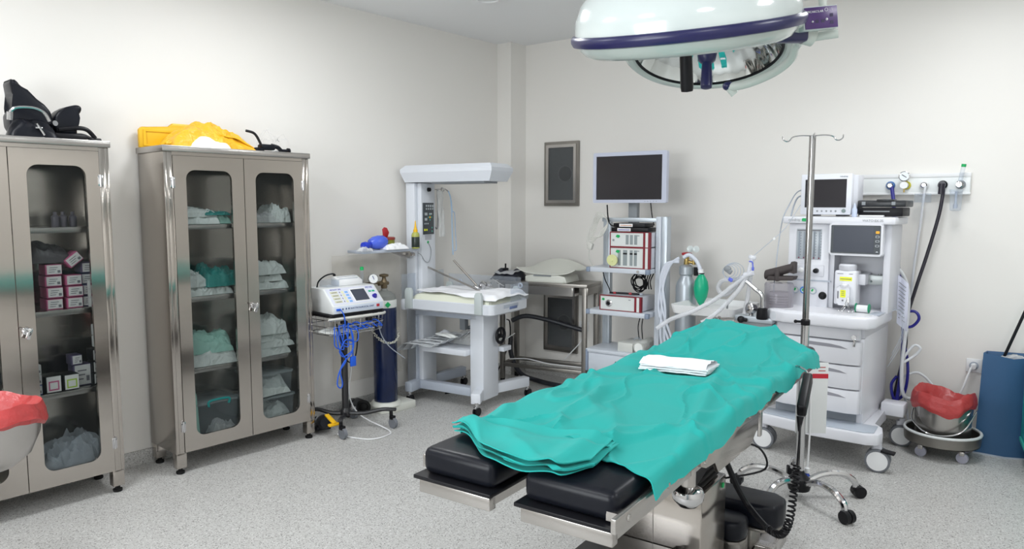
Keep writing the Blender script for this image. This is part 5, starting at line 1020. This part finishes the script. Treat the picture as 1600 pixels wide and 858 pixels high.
for x, y, rz in ((.645, -.03, 20), (.0, -.03, 10), (.655, .55, 15), (.06, .52, 0)):
    a = radians(rz); c = MB().cyl((x, y, .14), (x, y, .17), .018).obox((x - .01, y + .01, .11), (.05, .055, .09), (0, 0, a), .012).build('caster', MW2, t)
    n = Vector((-sin(a), -cos(a), 0)) * -1; n = Vector((sin(a) * .35 + .0, -1, 0)).normalized()
    for s in (-1, 1):
        w = Vector((x, y, .066)) + n * (.028 * s); MB().lathe([(.052, -.012), (.066, -.010), (.066, .008), (.060, .012)], w, n, 36).build('tyre', GRYRUB, c); MB().lathe([(.054, .0), (.054, .0125), (.02, .016), (.001, .016)], w, n, 32).build('hub_cap', WHT, c)
MB().obox((.70, -.05, .125), (.07, .05, .012), (0, .1, 0), .003).build('brake_pedal', BLK, t)
MB().box(.03, .515, .07, .60, .225, .30).box(.03, .52, .08, .62, .225, .32).build('plinth', mat('plinth_grey', (.28, .31, .35), .5), t)
MB().box(.02, .535, .03, .62, .285, .735, .012).box(.50, .536, .06, .62, .225, .74, .004).build('cabinet', MW, t)
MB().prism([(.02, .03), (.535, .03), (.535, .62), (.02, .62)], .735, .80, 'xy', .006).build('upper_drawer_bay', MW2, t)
for z in (.293, .436, .579):
    d = MB().prism([(.03, .03), (.03, .0), (.10, -.022), (.46, -.022), (.52, -.005), (.53, .03)], z, z + .136, 'xy', .008).build('drawer', MW, t)
    MB().prism([(.20, z + .100), (.46, z + .094), (.42, z + .108), (.36, z + .116), (.20, z + .120)], -.0235, -.021, 'xz').build('grip_recess', mat('recess_grey', (.30, .30, .34), .5), d)
MB().prism([(.04, .03), (.04, .0), (.10, -.014), (.46, -.014), (.51, .0), (.52, .03)], .722, .79, 'xy', .008).build('top_drawer', MW, t)
k = MB().cyl((.49, .0, .745), (.49, -.025, .745), .009).cyl((.49, -.028, .745), (.49, -.03, .745), .014).obox((.495, -.03, .715), (.014, .004, .045), (0, .1, 0), .001).build('keys', CHROME, t)
# worktop
MB().prism([(-.02, .28), (-.02, .0), (.02, -.055), (.10, -.09), (.48, -.10), (.57, -.07), (.60, -.01), (.60, .40), (-.02, .40)], .80, .872, 'xy', .016, 3).build('worktop', MW, t)
MB().prism([(.0, .22), (.0, .01), (.04, -.03), (.12, -.06), (.47, -.07), (.55, -.045), (.57, .0), (.57, .22)], .872, .8745, 'xy').build('work_surface', mat('surface_white', (.80, .80, .84), .25), t)
MB().lathe([(.028, 0), (.028, .004), (.02, .005)], (.045, -.062, .832), (-.35, -1, 0), 28).build('round_badge', WHT2, t)
# upper body
MB().box(.03, .275, .20, .50, .86, 1.385, .008).box(.275, .30, .225, .50, .86, 1.21).build('flowmeter_block', MW, t)
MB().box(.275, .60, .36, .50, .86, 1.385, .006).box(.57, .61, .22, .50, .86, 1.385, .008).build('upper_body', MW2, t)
MB().box(-.0, .635, .17, .52, 1.385, 1.428, .008).build('top_shelf', MW, t)
text('mindray', .022, MGRY, t, (.035, .1695, 1.408), (radians(90), 0, 0)); text('WATO EX-35', .019, MGRY, t, (.46, .1695, 1.407), (radians(90), 0, 0))
MB().prism([(.115, 1.41), (.120, 1.418), (.145, 1.418), (.15, 1.408), (.143, 1.398), (.118, 1.40)], .166, .17, 'xz').build('green_sticker', GRN, t)
f = MB().box(.08, .228, .195, .20, 1.165, 1.352, .002).build('flow_tube_window', mat('window_grey', (.42, .46, .50), .3), t)
m = MB()
for i in range(5): x = .092 + i * .030; m.box(x, x + .010, .1935, .195, 1.175, 1.335)
m.build('flow_tube', ACRYL, f); m = MB()
for i in range(5):
    x = .092 + i * .030
    for j in range(9): m.box(x + .012, x + .017, .1932, .195, 1.19 + j * .017, 1.194 + j * .017)
m.box(.085, .223, .1935, .195, 1.340, 1.346); m.build('scale_marks', INK, f); m = MB()
for i in range(5): m.box(.093 + i * .030, .101 + i * .030, .1930, .195, 1.170, 1.178)
m.build('float_bead', mat('bead_maroon', (.20, .04, .08), .4), f)
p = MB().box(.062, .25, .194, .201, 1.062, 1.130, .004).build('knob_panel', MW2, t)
MB().lathe([(.016, 0), (.014, .022), (.01, .024)], (.115, .194, 1.097), (0, -1, 0), 24).build('knob', WHT, p); MB().lathe([(.016, 0), (.014, .022), (.01, .024)], (.205, .194, 1.097), (0, -1, 0), 24).build('knob', BLK, p)
MB().box(.028, .29, .198, .206, 1.030, 1.040).build('seam', LGRY, t)
for x, c in ((.085, LGRY), (.135, mat('ring_blue', (.05, .25, .70), .4)), (.19, LGRY)):
    g = MB().torus((x, .195, .972), .0185, .0045, (0, 1, 0)).build('gauge', c, t); MB().cyl((x, .20, .972), (x, .193, .972), .017).build('dial', mat('dial_cream', (.66, .70, .68), .4), g); MB().obox((x - .003, .192, .975), (.010, .001, .016), (0, .5, 0)).build('green_sector', GRN, g)
MB().lathe([(.024, 0), (.023, .004), (.016, .006), (.015, .022), (.012, .024)], (.246, .20, .945), (0, -1, 0), 28).build('rotary_knob', BLK, t)
s = MB().prism(rrect(.280, .575, 1.200, 1.392, .012), .165, .225, 'xz', .006).build('screen_unit', MW, t); MB().prism(rrect(.292, .563, 1.213, 1.380, .006), .162, .166, 'xz').build('screen_glass', DKGRY, s); MB().box(.306, .528, .1612, .162, 1.222, 1.372).build('display', SCREENB, s)
m = MB()
for z in (1.315, 1.289, 1.262): m.holed(rrect(.537, .557, z - .006, z + .006, .003, 2), rrect(.539, .555, z - .0045, z + .0045, .002, 2), .161, .162, 'xz')
m.prism([(.539, 1.225), (.547, 1.231), (.555, 1.225)], .161, .162, 'xz'); m.build('touch_key', WHT2, s); MB().prism(rrect(.537, .557, 1.333, 1.348, .003, 2), .161, .162, 'xz').build('alarm_key', ORG, s)
MB().box(.44, .575, .27, .36, 1.025, 1.082, .004).build('rail_block', mat('bracket_satin', (.45, .48, .48), .35, .4), t)
MB().lathe([(.008, 0), (.007, .004)], (.50, .27, 1.045), (0, -1, 0), 14).cyl((.47, .3, 1.082), (.47, .3, 1.09), .008).cyl((.54, .3, 1.082), (.54, .3, 1.09), .008).build('rail_screw', CHROME, t)
MB().box(.545, .60, .05, .20, .871, .876, .001).build('handle_inset', LGRY, t)
# vaporiser
v = thing('vaporiser', 'white vaporiser with two yellow labels mounted on the anaesthesia machine', 'vaporiser', ia(.385, .20, .905), 2)
MB().box(-.062, .062, -.05, .06, .0, .205, .012, 3).build('body', MW, v); MB().lathe([(.046, 0), (.050, .006), (.050, .030), (.042, .038), (.001, .038)], (0, .0, .205), seg=36).build('dial', MW2, v); MB().box(.06, .10, -.0, .16, .12, .185, .006).box(-.03, .03, .06, .16, .1, .17).build('mount', MW2, v)
MB().prism(rrect(-.038, .032, -.0, .115, .012), -.075, -.05, 'xz', .005).lathe([(.022, 0), (.022, .012), (.016, .018)], (-.0, -.062, .113), (0, -.2, 1), 24).build('filler', MW, v)
MB().box(-.030, .038, -.0515, -.05, .145, .168).build('upper_label', YELB, v); MB().box(-.018, .012, -.0765, -.075, .048, .092).build('lower_label', YELB, v)
m = MB(); m.box(-.028, .034, -.0522, -.0515, .154, .158)
for z in (.06, .07, .08): m.box(-.012, .006, -.0772, -.0765, z, z + .003)
m.box(-.045, -.012, -.0508, -.05, .185, .188).box(.02, .042, -.0508, -.05, .185, .188); m.build('print', INK, v); MB().cyl((-.003, -.075, .03), (-.003, -.079, .03), .005).box(-.034, -.027, -.0765, -.075, .04, .085).build('filler_screw', INK, v)
t = thing('tape_roll', 'white adhesive tape roll on green spool lying on the worktop', 'tape roll', ia(.50, .10, .875), 2)
MB().cyl((-.032, 0, .024), (.030, 0, .024), .021).build('tape', WHT, t); MB().lathe([(.024, 0), (.027, .002), (.027, .006), (.024, .008)], (.030, 0, .0275), (1, 0, 0), 24).build('spool', mat('spool_green', (.0, .25, .12), .35), t); MB().lathe([(.024, 0), (.027, .002), (.027, .006), (.024, .008)], (-.040, 0, .0275), (1, 0, 0), 24).build('spool', mat('spool_green', (.0, .25, .12), .35), t)
t = thing('artery_forceps', 'steel forceps hooked on the worktop beside the vaporiser', 'forceps', ia(.415, .07, .875), 2)
for dx in (-.03, -.01, .025, .045): MB().torus((dx, -.04, .008), .010, .0016, (0, .3, 1), 14, 6).tube([(dx, -.03, .008), (dx * .4, -.0, .03), (.005, .015, .085)], .002).build('arm', CHROME, t)
# patient monitor, printer, bottle on the top shelf
t = thing('patient_monitor', 'white patient monitor with dark screen on top of the machine', 'monitor', ia(.235, .24, 1.432), 0)
MB().box(-.150, .150, -.02, .02, .008, .255, .008).prism([(-.14, .02), (.14, .02), (.165, .05), (.165, .16), (-.12, .16), (-.14, .05)], .012, .248, 'xy', .006).build('case', mat('monitor_white', (.74, .76, .82), .3), t)
MB().box(-.122, .120, -.0215, -.019, .052, .222).build('screen', SCREEN, t); m = MB()
for k in range(6): m.lathe([(.006, 0), (.005, .003)], (-.105 + (.045 if k == 0 else 0) * 0 + (.0 if k == 0 else .032 + .027 * k), -.02, .03), (0, -1, 0), 14)
m.build('button', MGRY, t); MB().lathe([(.012, 0), (.011, .006)], (.108, -.02, .032), (0, -1, 0), 20).build('dial', mat('dial_green_grey', (.20, .26, .26), .4), t)
text('mindray', .014, MGRY, t, (.08, -.0205, .238), (radians(90), 0, 0))
MB().box(-.10, -.06, -.01, .10, 0, .012, .002).box(.06, .11, -.01, .10, 0, .012, .002).build('foot', BLK, t)
t = thing('black_printer', 'black printer with closed lid behind the bottle on the top shelf', 'printer', ia(.545, .33, 1.4285), 2)
MB().box(-.13, .11, -.08, .12, .004, .055, .006).build('base', BLK, t); MB().box(-.135, .125, -.085, .13, .058, .098, .008).box(-.03, .06, -.09, .0, .092, .104, .003).build('lid', mat('satin_black', (.02, .022, .026), .3), t)
MB().box(-.10, .04, -.0825, -.08, .03, .036).box(-.11, -.09, -.088, -.085, .07, .09).box(.05, .07, -.088, -.085, .07, .09).build('slot', MGRY, t)
t = thing('dropper_bottle', 'tiny clear dropper bottle between monitor and black printer', 'bottle', ia(.405, .21, 1.4285)); MB().lathe([(.014, 0), (.015, .004), (.015, .045), (.008, .055), (.007, .068), (.002, .082)], seg=18).build('bottle', mat('milky_blue', (.55, .62, .78), .3), t)
t = thing('paper_strip', 'white paper strip in front of the black printer', 'paper', ia(.50, .20, 1.4285), 2); MB().obox((.0, .01, .006), (.13, .03, .010), (0, 0, 0), .002).build('strip', WHT, t)

# ---------------------------------------------------------------- absorber and breathing circuit
t = thing('absorber', 'grey carbon dioxide absorber block with clear bellows canister beside the machine', 'absorber', ia(-.19, .05, 0), 2)
MB().box(-.02, .22, -.09, .14, .775, .812, .006).build('top_plate', ALU, t); MB().box(.0, .21, -.07, .12, .70, .775, .006).build('block', MGRY, t)
MB().cyl((.175, .0, .70), (.175, 0, .60), .03).cyl((.05, .0, .70), (.05, 0, .58), .04).build('lower_can', MGRY, t)
MB().box(.2, .26, .0, .1, .72, .78, .004).build('mount_arm', MGRY, t)
MB().lathe([(.085, .812), (.088, .815), (.088, .845)], (.215, .02, 0), seg=40).build('bellows_base', DKGRY, t)
MB().lathe([(.076, .846)] + [(.078 - .006 * (k % 2), .85 + .008 * k) for k in range(14)] + [(.06, .965)], (.215, .02, 0), seg=36).build('bellows', mat('bellows_grey', (.26, .24, .27), .5), t)
MB().lathe([(.086, .845), (.086, 1.01), (.08, 1.022), (.001, 1.026)], (.215, .02, 0), seg=44, cap=False).build('canister', film('canister_clear', tint=(.85, .85, .88), body=(.5, .48, .52), a=.3, rough=.08, bump=0), t)
MB().tube([(.165, -.12, .81), (.165, -.12, .90), (.158, -.12, .955), (.12, -.12, .985), (.06, -.12, 1.03)], .0125, 12).build('bag_arm', CHROME, t)
MB().lathe([(.030, .805), (.034, .812), (.030, .87), (.022, .875)], (.165, -.12, 0), seg=20).build('relief_valve', BLK, t)
MB().lathe([(.034, -.02), (.036, 0), (.034, .02), (.02, .026)], (.075, -.07, .86), (-.3, -1, .15), 28).cyl((.075, -.06, .812), (.075, -.06, .84), .014).build('pressure_gauge', CHROME, t)
MB().sph((.03, -.11, .79), .022).cyl((.03, -.11, .79), (.06, -.09, .785), .012).build('black_knob', BLK, t); MB().cyl((-.02, -.09, .77), (-.10, -.12, .765), .026).lathe([(.034, 0), (.036, .01), (.03, .014)], (-.10, -.12, .765), (-1, -.2, 0), 24).build('inlet_port', STEELL, t)
t = thing('blood_pressure_cuff', 'dark brown blood pressure cuff rolled on top of the canister', 'cuff', ia(.02, .06, 1.0335), 2)
CUF = mat('cuff_brown', (.055, .045, .045), .7, bump=.5, scale=40, dist=.003)
MB().loops([[(-.075 + .17 * u, .035 * cos(a) * (1 + .2 * u), .034 + .030 * sin(a) * (1 - .1 * u) + .055 * u) for a in [2 * pi * i / 20 for i in range(20)]] for u in [k / 8 for k in range(9)]], cap=False).prism([(-.06, .0), (.10, .01), (.11, .035), (-.05, .03)], -.04, .04, 'xz', .006).loops([[(-.074 + .16 * u, .028 * cos(a), .034 + .022 * sin(a) + .055 * u) for a in [2 * pi * i / 20 for i in range(20)]] for u in (0, 1)], cap=False).prism([(.06, .06), (.085, .125), (.105, .12), (.105, .05)], -.03, .03, 'xz', .004).build('cuff', CUF, t)
MB().box(-.01, .02, -.045, .045, .0, .075, .01).build('strap', CUF, t); MB().torus((-.06, .0, .03), .018, .003, (1, .2, 0)).build('coiled_tube', LGRY, t)
t = thing('breathing_circuit', 'translucent breathing hoses with Y piece rising from the table end', 'breathing tube', ia(-.15, -.05, 0), 2)
def corr(P, r, n=None):
    Q = smooth(P, 14); m = MB(); rings = []
    for i, p in enumerate(Q):
        tv = (Q[min(i + 1, len(Q) - 1)] - Q[max(i - 1, 0)]).normalized(); a = tv.cross(Vector((0, 1, .1))).normalized(); b = tv.cross(a); rr = r * (1 + .10 * (i % 2))
        rings.append([p + (a * cos(2 * pi * k / 12) + b * sin(2 * pi * k / 12)) * rr for k in range(12)])
    return m.loops(rings)
corr([(.03, -.0, 1.07), (-.06, -.02, 1.0), (-.16, -.05, .91), (-.30, -.10, .82), (-.42, -.14, .765), (-.50, -.18, .70)], .013).build('hose', HOSE, t)
corr([(.02, .0, 1.06), (-.02, -.02, .98), (-.09, -.04, .89), (-.17, -.08, .80), (-.22, -.12, .76)], .013).build('hose', HOSE, t)
corr([(.035, .01, 1.06), (.02, .03, .98), (.01, .03, .90), (.0, .02, .82)], .013).build('hose', HOSE, t)
corr([(.02, .02, 1.07), (-.07, .03, 1.03), (-.15, .03, 1.02), (-.18, .03, .97), (-.14, .03, .93), (-.08, .03, .97), (-.03, .02, 1.04)], .013).build('hose', HOSE, t)
MB().cyl((.0, 0, 1.065), (.055, 0, 1.085), .017).cyl((.02, 0, 1.07), (-.02, 0, 1.04), .015).cyl((.03, .0, 1.08), (.045, .0, 1.17), .017, .014).lathe([(.022, 0), (.024, .01), (.02, .02)], (.045, .0, 1.17), (.2, 0, 1), 20).build('connector', film('connector_clear', body=(.84, .86, .92), a=.8, rough=.15, bump=0), t)
MB().tube([(.035, -.02, 1.155), (.055, -.02, 1.15), (.06, -.02, 1.115)], .004).obox((.06, -.02, 1.11), (.014, .01, .022), (0, 0, 0), .003).obox((-.075, -.03, 1.035), (.028, .014, .022), (0, .5, 0), .004).build('blue_clip', mat('violet_blue', (.10, .14, .65), .4), t)
m = MB(); 
for k in range(4): m.torus((-.10 + .01 * k, .0, 1.085), .038 + .008 * k, .0022, (.2, -1, .35 + .1 * k), 24, 6)
m.build('sensor_cable', LGRY, t); MB().sph((-.105, -.01, 1.10), .020, (1.2, .8, 1)).obox((-.10, -.01, 1.09), (.05, .02, .03), (0, .6, 0), .006).build('sensor', MGRY, t)
MB().tube([(.045, .0, 1.18), (.14, .05, 1.28), (.20, .12, 1.36), (.26, .2, 1.50)], .002).build('sample_line', LGRY, t)
MB().lathe([(.008, 0), (.008, .004)], (.155, .06, 1.295), (.3, -1, 0), 14).build('filter_disc', WHT, t)
t = thing('tray_clip', 'dark clip hanging inside the white tray', 'clip', ia(-.275, .0, .84)); MB().cyl((0, 0, .0), (.003, 0, .055), .006).cyl((.003, 0, .10), (.004, 0, .13), .003).build('body', MGRY, t)
# leads at the left of the monitor
o = MB().tube([ia(.10, .32, 1.56), ia(.05, .3, 1.55), ia(.03, .28, 1.50), ia(.02, .26, 1.43)], .005).tube([ia(.10, .32, 1.60), ia(.04, .3, 1.58), ia(.0, .28, 1.50), ia(-.02, .22, 1.40), ia(-.02, .15, 1.2), ia(-.01, .10, 1.08), ia(.0, .05, 1.0), ia(.0, .05, .9)], .0035).build('sensor_lead', LGRY); tag(o, 'grey leads leaving the left side of the patient monitor', 'cable')
# papers and oxygen leads at right side of the machine
t = thing('hanging_paper', 'printed paper sheets hanging at the right side of the machine', 'paper', ia(.60, .42, .98), 2)
MB().grid(lambda u, v: (.01 + .06 * u, .02 + .03 * v + .01 * nz(u * 2, v * 2), .10 - .30 * v - .05 * u), 8, 12, .002).build('sheet', mat('paper_lilac', (.66, .68, .80), .6), t)
m = MB()
for k in range(10): m.grid(lambda u, v, k=k: (.018 + .04 * u, .0165 + .003 * k + .01 * nz(u * 2, (k + 1) / 12), .055 - .024 * k - .03 * u - .004 * v), 3, 1, .001)
m.build('print', INK, t)
m = MB()
for k in range(3): m.tube([ia(.615, .3 + .03 * k, .88), ia(.66 + .01 * k, .3, .86), ia(.67, .3, .74 - .03 * k), ia(.63 - .01 * k, .28, .62 - .04 * k)], .0014, 6)
o = m.build('thin_leads', LGRY); tag(o, 'thin grey leads hanging off the right edge of the worktop', 'cable')
t = thing('instruction_card', 'white printed card with red band hanging from the table rail near pole', 'card', (-1.20, 3.76, .50), 38)
MB().box(-.105, .05, -.004, .0, -.17, .20, .001).build('card', mat('card_white', (.74, .76, .76), .5), t); MB().box(-.03, .05, -.0055, -.004, .118, .142).build('red_band', mat('band_red', (.55, .01, .03), .4), t)
m = MB()
for k in range(5): m.box(-.09, -.05, -.0052, -.004, .03 - .018 * k, .035 - .018 * k)
for k in range(2): m.box(.0, .035, -.0052, -.004, .155 + .018 * k, .16 + .018 * k)
m.build('print', mat('print_red', (.45, .1, .1), .5), t)

# ---------------------------------------------------------------- bucket, blue box, things at the right edge
t = bucket((-.83, 4.90, 0), 'steel kick bucket with red bag liner on a wheeled ring, beside blue box', .158, .345, .24, .05, 3.3)
ring_ = MB().lathe([(.195, .085), (.200, .090), (.206, .150), (.196, .152), (.190, .095), (.001, .092)], seg=48, cap=False).lathe([(.001, .085), (.198, .085)], seg=48, cap=False).build('trolley_ring', STEELD, t)
MB().torus((0, 0, .152), .200, .0085, (0, 0, 1), 56, 10).build('rubber_bumper', mat('bumper_white', (.62, .64, .64), .45), ring_)
MB().tube([(-.150, -.05, .27), (-.14, -.11, .21), (-.05, -.175, .165), (.05, -.175, .165), (.13, -.13, .20), (.165, -.03, .28), (.172, .02, .30)], .0045).build('bail_handle', CHROME, t)
for a in (-130, -40, 50, 140):
    x, y = .15 * cos(radians(a)), .15 * sin(radians(a)); c = MB().cyl((x, y, .06), (x, y, .09), .010).box(x - .004, x + .022, y - .014, y + .014, .045, .07, .003).build('caster', STEELL, t)
    MB().cyl((x + .01, y - .010, .031), (x + .012, y + .010, .031), .031).build('wheel', mat('lilac_rubber', (.35, .35, .42), .5), c)
bucket((-3.27, .70, 0), 'steel bucket with red bag liner cut off by the left picture edge', .19, .70, .20, .03, 8.1, True)
MB().cyl((0, 0, .04), (0, 0, .498), .014).obox((0, 0, .02), (.4, .03, .03)).obox((0, 0, .02), (.03, .4, .03)).build('bucket_stand', STEELL, bpy.data.objects['kick_bucket.001'])
MB().torus((.0, 0, .69), .197, .005).build('support_ring', STEELL, bpy.data.objects['kick_bucket.001'])
t = thing('blue_box', 'tall open blue cardboard box standing against the back wall', 'box', (-.527, 5.06, 0), 14)
s0 = [(0, 0), (.135, .03), (.115, .115), (-.125, .105), (-.155, .035)]
s1 = [(.012, 0), (.15, .035), (.13, .12), (-.11, .11), (-.135, .035)]
sc = lambda P, k: [(.0 + (x) * k, .07 + (y - .07) * k) for x, y in P]
MB().loops([[(x, y, .0) for x, y in s0], [(x, y, .62 - .02 * (i == 0)) for i, (x, y) in enumerate(s1)], [(x, y, .615 - .02 * (i == 0)) for i, (x, y) in enumerate(sc(s1, .95))], [(x, y, .03) for x, y in sc(s0, .95)]], cap=False).prism(sc(s0, .97), .002, .03).build('carton', BLUEB, t)
MB().prism([(x * 1.03, (y - .07) * 1.03 + .07) for x, y in s0], 0, .010).build('base_edge', LGRY, t)
bag_mb(.12, .08, .03, 2.2, 14, 1.5).build('contents', CLEAR, t, loc=(.02, .08, .585))
MB().prism([(x, y) for x, y in sc(s1, .93)], .57, .585).build('inner_flap', BLUEB, t)
o = MB().cyl((-.57, 5.13, .60), (-.46, 5.13, .955), .0085).build('black_rod', BLK); tag(o, 'thin black rod leaning out of the blue box at the right edge', 'rod')
t = thing('plastic_trolley', 'teal plastic trolley edge just inside the right picture edge', 'trolley', (-.295, 4.70, 0), 12)
MB().box(-.085, .30, .0, .40, .14, .62, .02, 3).build('body', mat('teal_plastic', (.0, .42, .40), .35), t); MB().box(-.09, .30, -.004, .40, .12, .15, .006).build('base_rim', mat('mint_plastic', (.05, .50, .40), .35), t)
for x in (-.04, .25):
    for y in (.05, .35): MB().cyl((x - .012, y, .05), (x + .012, y, .05), .05).cyl((x, y, .05), (x, y, .12), .012).build('caster', RUB, t)
